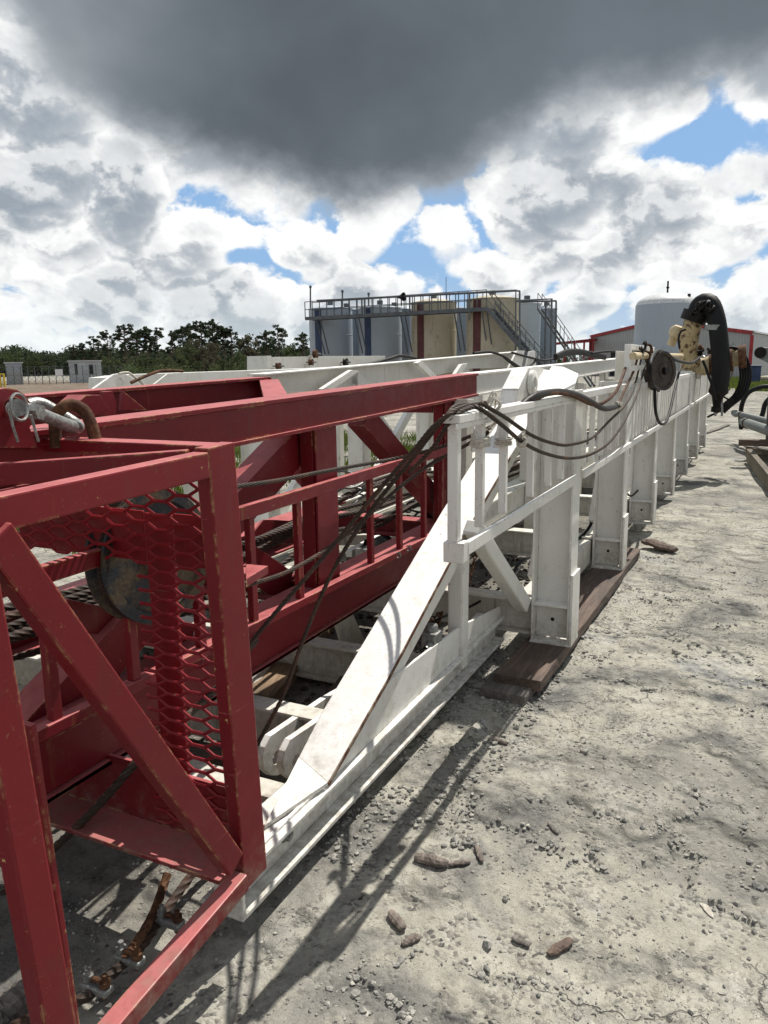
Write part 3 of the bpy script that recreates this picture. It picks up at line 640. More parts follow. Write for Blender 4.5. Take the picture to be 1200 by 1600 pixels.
marks = [(-40, 'beyond the equipment cabin'), (60, 'right of the equipment cabin'), (100, 'behind the block shed'), (165, 'right of the block shed'), (230, 'in the left half of the wood'), (290, 'in the tall middle clump'), (350, 'right of the tall middle clump'), (405, 'near right end of the wood'), (455, 'beside the tank battery'), (560, ''), (860, 'under the red canopy end'), (1100, 'at right edge behind metal building')]
n_of = {}
for px, yt, k, ds in TREES:
    b = base(px, ds); top = far(px, yt-(5 if k == 'pine' and yt < 531 else 0), ds).z; key = (k, len([1 for z in protos if z[0] == k]))
    if key[1] < 6: t = make_tree(k, top, b, 100+len(protos)*7+3); protos[key] = t
    else:
        src = protos[(k, random.randrange(6))]; t = copy_tree(src); t.location = b; s = top/src['h']; t.scale = (s*random.uniform(.85, 1.15), s, s); t.rotation_euler.z = random.random()*6.28
    mk = [m_[1] for m_ in marks if px >= m_[0]][-1]; tall = 'tall' if yt < 515 else 'mid height' if yt < 530 else 'shorter' if yt < 545 else 'low'
    dep = 'front row' if ds < 155 else 'nearer row' if ds < 178 else 'back row'
    lb = f'{tall} {where[k]} in {dep} {mk}'.strip(); n_of[lb] = n_of.get(lb, 0)+1
    if n_of[lb] > 1: lb += [', ', ', second from left', ', third from left', ', fourth from left', ', fifth from left', ', sixth from left', ', seventh from left'][min(6, n_of[lb]-1)]
    t['label'] = lb; t['category'] = 'tree'; t['group'] = 'trees of the far wood'
for o in list(bpy.data.objects):
    if 'h' in o.keys(): del o['h']
# far-off undergrowth and wood behind
def wood_mass(name, px0, px1, n, d0, d1, hmin, hmax, mat, label, per=26, size=.32):
    cs = []
    for i in range(n):
        px = random.uniform(px0, px1); d = random.uniform(d0, d1); b = base(px, d); h = random.uniform(hmin, hmax)*(1+.35*noise.noise(Vector((px*.02, 0, 0)))); r_ = h*.5
        cs.append((b+Vector((0, 0, h*.5)), r_)); cs.append((b+Vector((random.uniform(-1, 1), random.uniform(-1, 1), h*.22)), r_*.8))
    V, F = leafcloud([(tuple(c), r_) for c, r_ in cs], per, size, .95); mb = MB(); mb.v = V.tolist(); mb.f = F; mb.sm = [False]*len(F)
    return single(mb, name, mat, label, 'wood', kind='stuff')
wood_mass('undergrowth', -60, 520, 200, 185, 235, 4.6, 7.2, PINE, 'dark mass of undergrowth along the foot of the far wood', 60, .24)
wood_mass('undergrowth', 150, 520, 70, 120, 160, 1.6, 2.9, BROAD, 'green scrub along the front of the far wood', 90, .13)
wood_mass('undergrowth', 860, 925, 18, 98, 112, .9, 1.5, BROAD, 'green scrub under the red canopy end', 40, .14)
wood_mass('undergrowth', 1180, 1240, 16, 100, 120, 1.5, 3.0, BROAD, 'green scrub at the right edge beyond the metal building', 30, .2)

# grass ----------------------------------------------------------------
GRASS = leafmat('grass_blades', (.075, .115, .02), (.16, .19, .045))
def grass(n, sampler, label, hmin, hmax, wd_=.006):
    V = []
    k = 0
    while k < n:
        q = sampler()
        if q is None: continue
        k += 1; x, y = q; h = random.uniform(hmin, hmax); a = random.random()*6.28; dx_, dy_ = math.cos(a)*wd_, math.sin(a)*wd_; bx, by = random.uniform(-.5, .5)*h, random.uniform(-.5, .5)*h
        V += [(x-dx_, y-dy_, -.01), (x+dx_, y+dy_, -.01), (x+bx*.5+dx_*.6, y+by*.5+dy_*.6, h*.6), (x+bx, y+by, h)]
    mb = MB(); mb.v = V; mb.f = [(4*i, 4*i+1, 4*i+2, 4*i+3) for i in range(len(V)//4)]; mb.sm = [False]*len(mb.f)
    return single(mb, 'grass', GRASS, label, 'grass', kind='stuff')
def gs1():
    x = random.uniform(3, 16); y = random.uniform(5.2, 12); return (x, y) if noise.noise(Vector((x*.8, y*.8, 2))) > random.uniform(-.25, .35) else None
grass(26000, gs1, 'rough green grass growing beyond the far side of the mast', .05, .22, .009)
def gs2():
    p = base(random.uniform(1118, 1240), random.uniform(44, 72)); return (p.x, p.y) if noise.noise(Vector((p.x*.3, p.y*.3, 2))) > random.uniform(-.5, .3) else None
grass(9000, gs2, 'grass strip in front of the metal building', .08, .3, .05)

# ================================================================== steelwork
def Pl(px, py, p, n):
    d = ray(px, py); p = Vector(p); n = Vector(n); return O + d*((p-O).dot(n)/d.dot(n))
def bp(par, name, mat, p, q, w_, h_, up=(0, 0, 1), off=(0, 0), bevel=.003): return MB().beam(p, q, w_, h_, up, off).build(name, mat, par, bevel)
def ip(par, name, mat, p, q, w_, h_, tf=.014, tw=.012, up=(0, 0, 1), bevel=.002): return MB().ibeam(p, q, w_, h_, tf, tw, up).build(name, mat, par, bevel)
def pp(par, name, mat, pts, thick, bevel=.002): return MB().prism(pts, thick).build(name, mat, par, bevel)
def plate_hole(outline, c, r, thick, n=48):
    """plate (outline around the hole) thickened; outline star-shaped about the hole centre"""
    c = Vector(c); ol = [Vector(p) for p in outline]; t = Vector(thick); nrm = t.normalized(); u = (ol[0]-c).normalized(); v = nrm.cross(u)
    def hit(a):
        d = u*math.cos(a)+v*math.sin(a); best = None
        for i in range(len(ol)):
            p, q = ol[i]-c, ol[(i+1) % len(ol)]-c; px_, py_, qx, qy = p.dot(u), p.dot(v), q.dot(u), q.dot(v); ex, ey = qx-px_, qy-py_
            dd = math.cos(a)*ey-math.sin(a)*ex
            if abs(dd) < 1e-9: continue
            s_ = (px_*ey-py_*ex)/dd; tt = (px_*math.sin(a)-py_*math.cos(a))/dd
            if s_ > 0 and -1e-6 <= tt <= 1+1e-6: best = s_ if best is None else max(best, s_)
        return c + d*(best or r*1.3)
    ang = [2*math.pi*k/n for k in range(n)]
    for p in ol: d = p-c; ang.append(math.atan2(d.dot(v), d.dot(u)) % (2*math.pi))
    ang = sorted(set(round(a, 5) for a in ang)); n = len(ang)
    out = [hit(a) for a in ang]; inn = [c+(u*math.cos(a)+v*math.sin(a))*r for a in ang]
    vs = out+inn+[p+t for p in out]+[p+t for p in inn]; fs = []
    for k in range(n):
        j = (k+1) % n; fs += [(k, k+n, j+n, j), (k+2*n, j+2*n, j+3*n, k+3*n), (k, j, j+2*n, k+2*n), (k+n, k+3*n, j+3*n, j+n)]
    m = MB(); m.add(vs, fs); return m
V3 = Vector

# ------------------------------------------------------------------ white lower mast section, lying on its side
wm = thing('mast_section', 'white steel lower mast section lying along the yard, railed outrigger side facing us', 'mast', (1.6, 1.3, .08))
yo = .87
PX = [4.09, 5.84, 7.65, 9.44, 11.2, 13.1, 14.9]
for i, x in enumerate(PX):
    ztop = 1.50
    y1 = 1.085; m_ = MB()
    zb = .10
    m_.box(x-.005, x+.165, y1-.012, y1, zb, ztop)                         # inner flange
    m_.box(x+.075, x+.087, yo+.0125, y1-.0125, zb+.011, ztop)             # web
    m_.box(x-.005, x+.165, yo, yo+.012, zb, ztop); po = m_.build('post', WHITE, wm, .002)
    b_ = MB(); b_.box(x-.012, x+.172, yo-.004, y1+.004, zb-.012, zb-.001); b_.build('base_plate', WHITE, po, .001)
    b_ = MB(); b_.box(x-.003, x+.0745, yo+.013, y1-.013, .305, .317); b_.build('stiffener', WHITE, po, .001)
    b_ = MB(); b_.box(x+.060, x+.0745, yo+.013, y1-.013, zb+.012, .304); b_.build('foot_web', WHITE, po, .001)
    MB().cyl((x+.058, (yo+y1)/2, .215), (x+.0598, (yo+y1)/2, .215), .011, 12).build('bolt_hole', DARKIN, po)
    b_ = MB(); b_.box(x-.012, x+.17, yo-.016, yo-.0015, zb-.01, .50); b_.build('doubler_plate', WHITE, po, .002)
    # cross member to the far side, at the foot, and the inner leg
    ip(wm, 'cross_beam', WHITED, (x+.08, y1+.01, .22), (x+.08, 3.6, .22), .12, .2)
    if i < 6: bp(wm, 'post', WHITED, (x+.55, 1.72, .2), (x+.62, 1.72, 1.42), .09, .12, (1, 0, 0))
for xx, yy0, yy1, zt in ((2.5, 1.42, 3.6, .25), (2.02, 1.42, 3.6, .2), (3.3, 1.45, 3.6, .22)):
    ip(wm, 'cross_beam', WHITED, (xx, yy0, zt-.1), (xx, yy1, zt-.1), .10, .2)
# low longitudinal beam
m_ = MB(); m_.box(1.58, 4.08, 1.235, 1.40, .075, .090); m_.box(1.58, 4.08, 1.235, 1.40, .205, .219); m_.box(1.58, 4.08, 1.29, 1.31, .091, .204)
m_.build('bottom_beam', WHITE, wm, .002)
pp(wm, 'edge_plate', WHITE, [V3((1.60, 1.262, .2195)), V3((4.08, 1.262, .2195)), V3((4.08, 1.262, .27)), V3((3.44, 1.262, .365)), V3((2.56, 1.262, .405)), V3((2.12, 1.262, .232)), V3((1.60, 1.262, .224))], (0, .014, 0))
bp(wm, 'end_plate', WHITE, (1.572, 1.285, .075), (1.572, 1.285, .286), .10, .016, (1, 0, 0))
m_ = MB(); m_.box(4.27, 16, 1.10, 1.22, .12, .30); m_.build('bottom_beam', WHITED, wm, .003)
m_ = MB(); m_.ibeam((1.7, 3.62, .2), (16, 3.62, .2), .16, .24, .014, .012); m_.build('bottom_beam', WHITED, wm)
# post under the sloping beam, brace to the first outrigger post
bp(wm, 'post', WHITE, (3.45, 1.285, .14), (3.45, 1.285, .80), .085, .085, (1, 0, 0), bevel=.012)
bp(wm, 'brace', WHITE, (3.46, 1.22, .87), (4.075, 1.13, .30), .085, .085, bevel=.012)
# sloping beam: cover plate lies in one sloping plane
sp0, sn = (2.08, 1.26, .24), V3((-.43, 0, 1))
ol = [(467, 1183), (500, 1118), (600, 950), (690, 800), (770, 672), (835, 578), (868, 578), (868, 600), (797, 712), (720, 843), (604, 1062), (512, 1222)]
tp = [Pl(a, b, sp0, sn) for a, b in ol]
pp(wm, 'sloping_beam', WHITE, tp, -sn.normalized()*.016, .002)
pp(wm, 'foot_plate', WHITE, [Z(413, 1290, .236), Z(512, 1222, .246), Pl(467, 1183, sp0, sn)], (0, 0, -.014), .001)
EDGE = rustmix('rusted_plate_edge', (.13, .055, .03), (.35, .27, .2), .8, 0, .45, .6, 12)
for a_, b_ in ((11, 10), (10, 9), (9, 8)): bp(wm, 'cut_edge', EDGE, tp[a_]+V3((0, -.003, -.009)), tp[b_]+V3((0, -.003, -.009)), .004, .014, bevel=0)
bp(wm, 'cut_edge', EDGE, Z(412, 1292, .228), Z(511, 1224, .238), .004, .012, bevel=0)
web_dir = V3((1, 0, .43)).normalized(); dn_ = -sn.normalized()
pA, pB = V3((2.10, 1.29, .24)), V3((5.0, 1.29, 1.49))
for yw in (1.275, 1.375): pp(wm, 'sloping_web', WHITE, [V3((2.2, yw, .27)), V3((5.05, yw, 1.489)), V3((5.10, yw, 1.40)), V3((3.2, yw, .58)), V3((2.7, yw, .36)), V3((2.2, yw, .245))], (0, .012, 0))
# pin lug and end cap at the head of the sloping beam
lug = [Y(a, b, 1.34) for a, b in ((778, 700), (795, 612), (813, 578), (838, 572), (862, 580), (840, 640), (806, 700))]
plate_hole(lug, Y(829, 598, 1.34), .035, (0, .03, 0)).build('pin_lug', WHITE, wm, .002)
m_ = MB(); m_.lathe(Y(829, 598, 1.335), (0, -1, 0), [(.038, 0), (.038, .03), (.072, .03), (.078, .025), (.078, 0)], 32); m_.build('pin_boss', WHITE, wm)
bp(wm, 'lug_flange', WHITE, Y(788, 650, 1.33), Y(797, 610, 1.33), .10, .012, (1, 0, 0)); bp(wm, 'lug_flange', WHITE, Y(797, 609, 1.33), Y(812, 578, 1.33), .10, .012, (1, 0, 0))
cap = [Pl(a, b, (5.0, 1.2, 1.52), V3((-.1, -.18, 1))) for a, b in ((838, 612), (862, 572), (880, 573), (904, 584), (899, 598), (872, 612), (848, 628))]
pp(wm, 'end_cap_plate', WHITE, cap, (0, 0, -.018))
pp(wm, 'end_cap_web', WHITE, [cap[4]+V3((0, 0, -.02)), cap[6]+V3((0, 0, -.02)), cap[6]+V3((0, 0, -.32)), cap[4]+V3((.0, 0, -.14))], (0, .012, 0))
# clevis plates at the foot
for yy, sh, lb in ((1.60, 0, 'rear clevis plate worn to bare metal round its pin hole'), (1.50, 31, 'front clevis plate half hidden by the sloping beam')):
    cpts = [(508, 1092), (423, 1150), (414, 1168), (410, 1186), (414, 1204), (424, 1212), (434, 1212), (444, 1206), (450, 1190), (500, 1170), (560, 1150), (560, 1062)]
    if sh: cpts = [(a+sh, b+6) for a, b in cpts]
    o = plate_hole([Y(a, b, yy) for a, b in cpts], Y(432+sh, 1184+(6 if sh else 0), yy), .026, (0, .028, 0)).build('clevis_plate', WHITE, wm, .002); o['label'] = lb
MB().lathe((1.83, 1.2615, .19), (0, -1, 0), [(.0, .024), (.008, .024), (.008, .018), (.019, .021), (.019, .008), (.026, .007), (.028, 0)], 6).build('bolt', GALV, wm)
# handrail along the outrigger side
zt0 = 1.485; rx0 = 2.36
m_ = MB(); m_.box(rx0-.03, 4.085, .865, .925, zt0-.028, zt0); m_.box(rx0-.05, 4.085, .868, .874, zt0-.046, zt0-.0285); m_.build('top_rail', WHITE, wm, .003)
m_ = MB(); m_.box(4.26, 5.8, .872, .925, zt0-.04, zt0); m_.build('top_rail', WHITE, wm, .003)
m_ = MB(); m_.box(6.02, 15.0, .88, .93, zt0-.07, zt0-.02); m_.build('top_rail', WHITE, wm, .003)
m_ = MB(); m_.box(rx0+.02, 4.085, .850, .8690, 1.012, 1.058); m_.build('mid_rail', WHITE, wm, .003)
m_ = MB(); m_.box(4.26, 16.5, .848, .869, 1.012, 1.052); m_.build('mid_rail', WHITE, wm, .003)
m_ = MB(); m_.box(rx0-.025, rx0+.03, .852, .925, .992, 1.062); m_.build('rail_end_box', WHITE, wm, .004)
bx = [2.36, 2.62, 2.90, 3.30, 3.62, 3.88, 4.42, 4.66, 4.95, 5.25, 5.55]
for k, x in enumerate(bx): bp(wm, 'baluster', WHITE, (x, .895, 1.06), (x, .895, zt0-.03), .030 if k else .036, .030 if k else .036, (1, 0, 0))
x = 6.08
while x < 14.8:
    if all(not (p-.06 < x < p+.2) for p in PX): bp(wm, 'baluster', WHITE, (x, .90, 1.053), (x, .90, zt0-.071), .04, .085, (1, 0, 0), bevel=.002)
    x += .165
for k in range(6): # backing struts between posts
    x0, x1 = PX[k]+.17, PX[k+1]-.01; bp(wm, 'brace', WHITE, (x0+.02, 1.12, .40), (x0+.75, 1.12, 1.45), .07, .09)
bp(wm, 'side_sheet', WHITE, (6.0, 1.10, 1.25), (16.4, 1.10, 1.25), .006, .42, bevel=0)
# raised frame at the second post
fr_ = thing  # (frame is part of the mast)
for (p, q) in (((5.92, .9, 1.50), (5.92, .9, 1.765)), ((5.92, .9, 1.745), (7.5, .93, 1.745)), ((5.92, .9, 1.59), (7.5, .93, 1.59))): bp(wm, 'head_frame', WHITE, p, q, .045, .04)
pp(wm, 'head_plate', WHITE, [V3((6.05, 1.0, 1.50)), V3((7.5, 1.02, 1.50)), V3((7.5, 1.02, 1.72)), V3((6.05, 1.0, 1.72))], (0, .01, 0))
# far side of the lower section
def ychord(name, par, mat, pts_top, pts_bot, y, thick):
    return pp(par, name, mat, [Y(a, b, y) for a, b in pts_top]+[Y(a, b, y) for a, b in reversed(pts_bot)], (0, thick, 0))
ychord('upper_chord', wm, WHITE, [(395, 587), (600, 569), (767, 553.5), (805, 551)], [(395, 618), (600, 602), (735, 576), (805, 574)], 3.7, .02)
bp(wm, 'chord_flange', WHITE, Y(395, 587, 3.7)+V3((0, -.03, .008)), Y(805, 550.5, 3.7)+V3((0, -.03, .008)), .16, .014)
for q4 in (((504, 608), (522, 608), (561, 580), (550, 578)), ((651, 567), (658, 564), (686, 590), (677, 593)), ((706, 593), (718, 593), (731, 568), (722, 569))): pp(wm, 'chord_strut', WHITE, [Y(a, b, 3.55) for a, b in q4], (0, .05, 0))
for a, b in (((556, 580), (556, 612)), ((720, 570), (722, 592))): pp(wm, 'gusset_plate', WHITE, [Y(a[0]+4, a[1], 3.62), Y(a[0]+30, a[1]+25, 3.62), Y(b[0]+4, b[1]+4, 3.62)], (0, .012, 0))
for x in (5.3, 7.0, 8.75, 10.6): ip(wm, 'post', WHITE, (x, 3.7, .3), (x, 3.7, 1.45), .16, .2, up=(1, 0, 0))
for x0, x1 in ((5.35, 6.9), (6.95, 5.4), (7.05, 8.7), (8.65, 7.1), (8.85, 10.5)): bp(wm, 'brace', WHITE, (x0, 3.68+.1*(x1 < x0), .32), (x1, 3.68+.1*(x1 < x0), 1.42), .06, .10)
for p, q in (((4.6, 3.5, .34), (5.3, 2.6, .30)), ((3.5, 3.4, .3), (4.3, 2.3, .26))): bp(wm, 'brace', WHITED, p, q, .08, .08)

# far white beams beyond it
fb = thing('mast_beam', 'white beam with pin lug and lying hose, behind the red mast on the left', 'beam', (5, 5, 1.2))
ychord('beam_web', fb, WHITE, [(160, 590), (205, 585), (445, 577), (520, 574)], [(160, 625), (445, 612), (520, 608)], 5.0, .16)
plate_hole([Y(a, b, 4.9) for a, b in ((140, 612), (178, 585), (190, 583), (200, 586), (232, 612), (190, 630))], Y(187, 600, 4.9), .05, (0, .03, 0)).build('pin_lug', WHITE, fb, .002)
pp(fb, 'stiffener', WHITE, [Y(226, 612, 4.88), Y(262, 584, 4.88), Y(270, 584, 4.88), Y(238, 614, 4.88)], (0, .02, 0))
for x in (6, 9): bp(fb, 'post', WHITED, (x, 5.08, 0), (x, 5.08, 1.42), .12, .12, (1, 0, 0))
bx2 = thing('box_beam', 'white box beam carrying rusty pulleys, behind the far mast side', 'beam', (10, 6.5, 1.2))
ychord('beam_web', bx2, WHITE, [(418, 558), (520, 556.5), (602, 556)], [(418, 583), (520, 582), (602, 580)], 6.5, .3)
pp(bx2, 'end_plate', WHITE, [Y(417, 556, 6.48), Y(424, 556, 6.48), Y(424, 584, 6.48), Y(417, 584, 6.48)], (0, .35, 0))
for x in (9.2, 11.5): bp(bx2, 'post', WHITED, (x, 6.7, 0), (x, 6.7, 1.47), .16, .16, (1, 0, 0))
def pulley(px, py, y, r, label, mat=RUST, ax=(0.15, -1, 0)):
    t = thing('pulley', label, 'pulley', Y(px, py+10, y), 'pulleys on the white box beam'); c = Y(px, py, y)
    MB().lathe(c, ax, [(r*.2, -.03), (r, -.03), (r, -.022), (r*.82, 0), (r, .022), (r, .03), (r*.2, .03)], 24).build('wheel', mat, t)
    MB().cyl(c-V3(ax)*.09, c+V3(ax)*.09, r*.22, 10).build('axle', GALV, t)
    bp(t, 'bracket', WHITED, c+V3((0, .1, -.02)), c+V3((0, .1, -r*2.0)), .03, .05, (1, 0, 0)); return t
pulley(435, 572, 6.35, .05, 'small rusty pulley with cable end at left end of the white box beam'); pulley(493, 553, 6.4, .065, 'rusty pulley standing on top of the white box beam')
pulley(540, 566, 6.35, .07, 'dark pulley at mid length of the white box beam', BLACKO); pulley(486, 566, 6.35, .05, 'rusty pulley hung low under the standing one')
# far end lugs of the mast
pp(wm, 'end_lug', WHITE, [Y(a, b, 3.5) for a, b in ((795, 575), (808, 548), (820, 548), (815, 575))], (0, .03, 0)); pp(wm, 'end_lug', WHITE, [Y(a, b, 3.5) for a, b in ((822, 574), (828, 549), (836, 548), (838, 572))], (0, .03, 0))

# ------------------------------------------------------------------ red upper mast section nested in it
rm = thing('mast_section', 'red upper mast section with guard rails, nested inside the white one', 'mast', (1.0, 1.75, .43))
yr = 1.75
TL, TR = Y(155, 660, yr), Y(748, 583, yr); sl_ = (TR.z-TL.z)/(TR.x-TL.x); zt = lambda x: TL.z+(x-TL.x)*sl_
hC_ = .155
def chord(x0, x1, y, mat, label=None, dz=0):
    m = MB(); a, b = V3((x0, y+.075, zt(x0)-hC_/2+dz)), V3((x1, y+.075, zt(x1)-hC_/2+dz)); m.ibeam(a, b, .15, hC_, .016, .014); m.beam(a+V3((0, -.055, 0)), b+V3((0, -.055, 0)), .012, hC_-.034)
    o = m.build('upper_chord', mat, rm, .002)
    if label: o['label'] = label
    return o
chord(.75, TR.x, yr, RED); zt_ = zt
zw = lambda x: zt_(TR.x)+(x-TR.x)*((Y(978, 559, yr).z-zt_(TR.x))/(Y(978, 559, yr).x-TR.x))
zt = zw; chord(TR.x+.002, 12.5, yr, WHITE, 'white painted stretch of the upper chord'); zt = zt_
RR = Y(420, 589, 2.8); RLf = Y(50, 630, 2.8)
m = MB(); a = V3((.8, 2.88, RLf.z-.08)); b = V3((RR.x, 2.88, RR.z-.08)); m.ibeam(a, b, .15, .16, .016, .014); m.build('upper_chord', RED, rm, .002)
bp(rm, 'chord_tie', RED, V3((RR.x, 2.80, RR.z-.03)), V3((2.85, 1.90, zt(2.85)-.05)), .12, .03)
pp(rm, 'end_plate', RED, [V3((RR.x, 2.79, RR.z)), V3((RR.x, 2.97, RR.z)), V3((RR.x, 2.97, RR.z-.17)), V3((RR.x, 2.79, RR.z-.17))], (.016, 0, 0))
# guard rail in front of it
z_mid = lambda x: 1.105+(x-2.4)*.008; z_low = lambda x: .645-(x-2.4)*.012
bp(rm, 'guard_rail', RED, (.3, 1.735, z_mid(.3)), (4.85, 1.735, z_mid(4.85)), .03, .052); bp(rm, 'guard_rail', RED, (.3, 1.735, z_low(.3)), (5.0, 1.735, z_low(5.0)), .04, .035)
for x in (1.08, 1.41, 1.72, 2.05, 2.37, 2.71, 3.39, 3.74, 4.08, 4.36): bp(rm, 'baluster', RED, (x, 1.738, z_low(x)+.018), (x, 1.738, z_mid(x)-.027), .028, .034, (1, 0, 0))
for mat, x0, x1, lb in ((RED, .3, 5.05, None), (WHITED, 5.06, 12.5, 'white painted stretch of the lower chord')):
    for yy in (1.84, 2.88):
        m = MB(); m.ibeam((x0, yy, .525), (x1, yy, .525), .17, .20, .016, .014)
        if yy < 2: m.beam((x0, 1.775, .53), (x1, 1.775, .53), .012, .165); m.beam((x0, 1.765, .432), (x1, 1.765, .432), .02, .016)
        o = m.build('lower_chord', mat, rm, .002)
        if lb: o['label'] = lb
for x, mat in ((3.04, RED), (4.62, RED), (6.6, WHITE), (8.3, WHITE), (10.1, WHITE)): ip(rm, 'post', mat, (x, 1.825, .63), (x, 1.825, (zt if x < 5 else zw)(x)-hC_-.002), .065, .20, up=(1, 0, 0)); bp(rm, 'post_cover', mat, (x, 1.782, .63), (x, 1.782, (zt if x < 5 else zw)(x)-hC_-.004), .19, .012, (0, 1, 0))
for x in (1.2,): ip(rm, 'post', RED, (x, 2.88, .63), (x, 2.88, 1.36), .12, .14, up=(1, 0, 0))
bp(rm, 'brace', RED, Y(478, 668, 1.93), Y(20, 1168, 1.93), .12, .16); bp(rm, 'brace', RED, Y(560, 648, 1.93), Y(725, 838, 1.93), .10, .13)
bp(rm, 'brace', RED, Y(455, 728, 2.6), Y(502, 780, 2.6), .10, .035)
bp(rm, 'brace', RED, (1.3, 2.8, 1.3), (2.3, 2.8, .65), .08, .1)
g1 = [(392, 848), (457, 893), (457, 935), (420, 930), (392, 905)]; g2 = [(500, 850), (455, 905), (457, 935), (500, 925)]
for g_ in (g1, g2): pp(rm, 'gusset_plate', RED, [Y(a, b, 2.0) for a, b in g_], (0, .014, 0))
pp(rm, 'gusset_plate', RED, [Y(a, b, 2.6) for a, b in ((390, 840), (412, 812), (425, 812), (470, 815), (470, 850), (392, 850))], (0, .014, 0)); pp(rm, 'gusset_plate', RED, [Y(a, b, 2.0) for a, b in ((655, 815), (690, 765), (715, 790), (725, 815), (690, 830))], (0, .014, 0))
for x in (1.25, 3.1, 4.65): ip(rm, 'cross_beam', RED, (x, 1.93, .56), (x, 2.8, .56), .12, .12)
for x in (6.6, 8.3): ip(rm, 'cross_beam', WHITED, (x, 1.93, .50), (x, 2.8, .50), .12, .12)
for x in (3.1, 4.65): bp(rm, 'chord_tie', RED, (x, 1.9, 1.38), (x, 2.8, 1.38), .09, .09)
# small seat plates between the upper chords
pp(rm, 'seat_plate', RED, [Y(a, b, 2.35) for a, b in ((118, 632), (135, 617), (156, 617), (172, 640), (150, 650), (130, 650))], (0, .10, 0)); pp(rm, 'seat_plate', RED, [Y(a, b, 2.45) for a, b in ((161, 612), (176, 611), (182, 630), (181, 650), (160, 650))], (.0, .02, 0)); pp(rm, 'seat_plate', RED, [Y(a, b, 2.45) for a, b in ((193, 611), (230, 641), (190, 641))], (0, .02, 0))
# padeye for the shackle
plate_hole([Y(12+40*math.cos(t_*R(15)), 648-42*math.sin(t_*R(15)), 1.74) for t_ in range(-2, 15)]+[Y(-30, 700, 1.74), Y(60, 700, 1.74)], Y(22, 640, 1.74), .03, (0, .04, 0)).build('padeye', RED, rm, .002)
# pipe clips on the lower rail
for a, b in ((622, 868), (638, 857)): 
    o = MB().torus(Y(a, b, 1.70), (1, 0, 0), .014, .0045, 14, 6, 0, 4.4); o.cyl(Y(a, b, 1.70)+V3((0, -.01, -.012)), Y(a, b, 1.70)+V3((0, -.01, .022)), .004, 6); o.build('clip', GALV, rm)

# ------------------------------------------------------------------ crown frame
cf = thing('crown_frame', 'red crown frame with expanded metal guard at near end of the mast', 'frame', (1.3, 1.2, .25))
o_ = bp(cf, 'corner_post', RED, (1.55, 1.19, .245), (1.498, 1.19, 1.462), .042, .104, (1, 0, 0), bevel=.004)
bp(cf, 'inner_angle', RED, (1.60, 1.262, .30), (1.60, 1.262, 1.40), .05, .012, (1, 0, 0))
bp(cf, 'top_beam', RED, (1.44, 1.185, 1.420), (.30, 1.150, 1.395), .045, .062, bevel=.004)
bp(cf, 'top_beam', RED, (1.525, 1.215, 1.443), (1.525, 3.1, 1.443), .075, .035, bevel=.004)
bp(cf, 'top_beam', RED, (1.46, 1.24, 1.425), Z(-60, 745, 1.39), .035, .055, bevel=.004)
bp(cf, 'diagonal_brace', RED, (.845, 1.155, 1.378), (1.462, 1.185, .35), .045, .066, (1, 0, 0), bevel=.005)
bp(cf, 'leg', RED, (.80, 1.152, 1.374), (.885, 1.152, -.0), .045, .066, (1, 0, 0), bevel=.005); bp(cf, 'leg_flange', RED, (.905, 1.20, 1.0), (.945, 1.20, .0), .05, .014, (1, 0, 0))
bp(cf, 'bottom_rail', RED, (1.488, 1.175, .285), (.93, 1.165, .235), .05, .05, bevel=.004)
m = MB(); m.beam((1.622, 1.24, .355), (1.622, 3.0, .355), .014, .20); m.beam((1.545, 1.24, .262), (1.545, 3.0, .262), .14, .014); m.build('bottom_channel', RED, cf, .003)
bp(cf, 'guard_bar', REDD, (1.645, 1.575, 1.17), (1.645, 2.1, 1.17), .01, .15); bp(cf, 'guard_bar', REDD, (1.645, 1.52, .25), (1.645, 1.52, 1.24), .10, .012, (1, 0, 0)); bp(cf, 'guard_bar', REDD, (1.645, 1.30, 1.17), (1.645, 1.465, 1.17), .01, .15)
def frame_tie(y, z): return bp(cf, 'tie_beam', RED, (1.62, y, z), (2.3, y+.28, z), .06, .06)
pp(cf, 'stub_plate', RED, [Z(384, 905, .93), Z(384, 881, .93), Z(419, 884, .93)], (0, 0, -.03))
bp(cf, 'web_plate', RED, (1.70, 1.93, 1.36), (1.70, 2.7, 1.36), .012, .16)
bp(cf, 'tie_beam', RED, (1.62, 1.95, .90), (2.2, 1.95, .62), .09, .09); bp(cf, 'leg', RED, (1.58, 2.35, .28), (1.58, 2.35, 1.43), .05, .08, (1, 0, 0))
# expanded metal: wavy strands, one grid of hexagonal holes
def inside(y, z):
    return (1.22 <= y <= 1.585 and .265 <= z <= 1.425) or (1.22 <= y <= 2.75 and 1.085 <= z <= 1.42 and z > 1.085+.0*(y))
mesh = MB(); pitch = .160; rowh = .0205; nrow = int(1.15/rowh)
for r_ in range(nrow):
    zc_ = .27+r_*rowh; ph = (r_ % 2)*pitch/2; y = 1.22; seg = []
    k = -1
    prev = None
    while y < 2.75:
        k += 1; u_ = (k % 4); y = 1.22 + ph + (k//4)*pitch + (0, .26, .5, .76)[u_]*pitch - pitch; z = zc_ + (rowh*.52 if u_ in (0, 1) else -rowh*.52)
        cur = (y, z)
        if prev and inside(*cur) and inside(*prev):
            if not seg: seg = [prev]
            seg.append(cur)
        elif seg:
            mesh.add(*(lambda q: (q.v, q.f))(MB().tube([(1.612, a, b) for a, b in seg], 0.0052, 5))); seg = []
        prev = cur
    if seg: mesh.add(*(lambda q: (q.v, q.f))(MB().tube([(1.612, a, b) for a, b in seg], 0.0052, 5)))
mesh.build('expanded_mesh', REDD, cf)

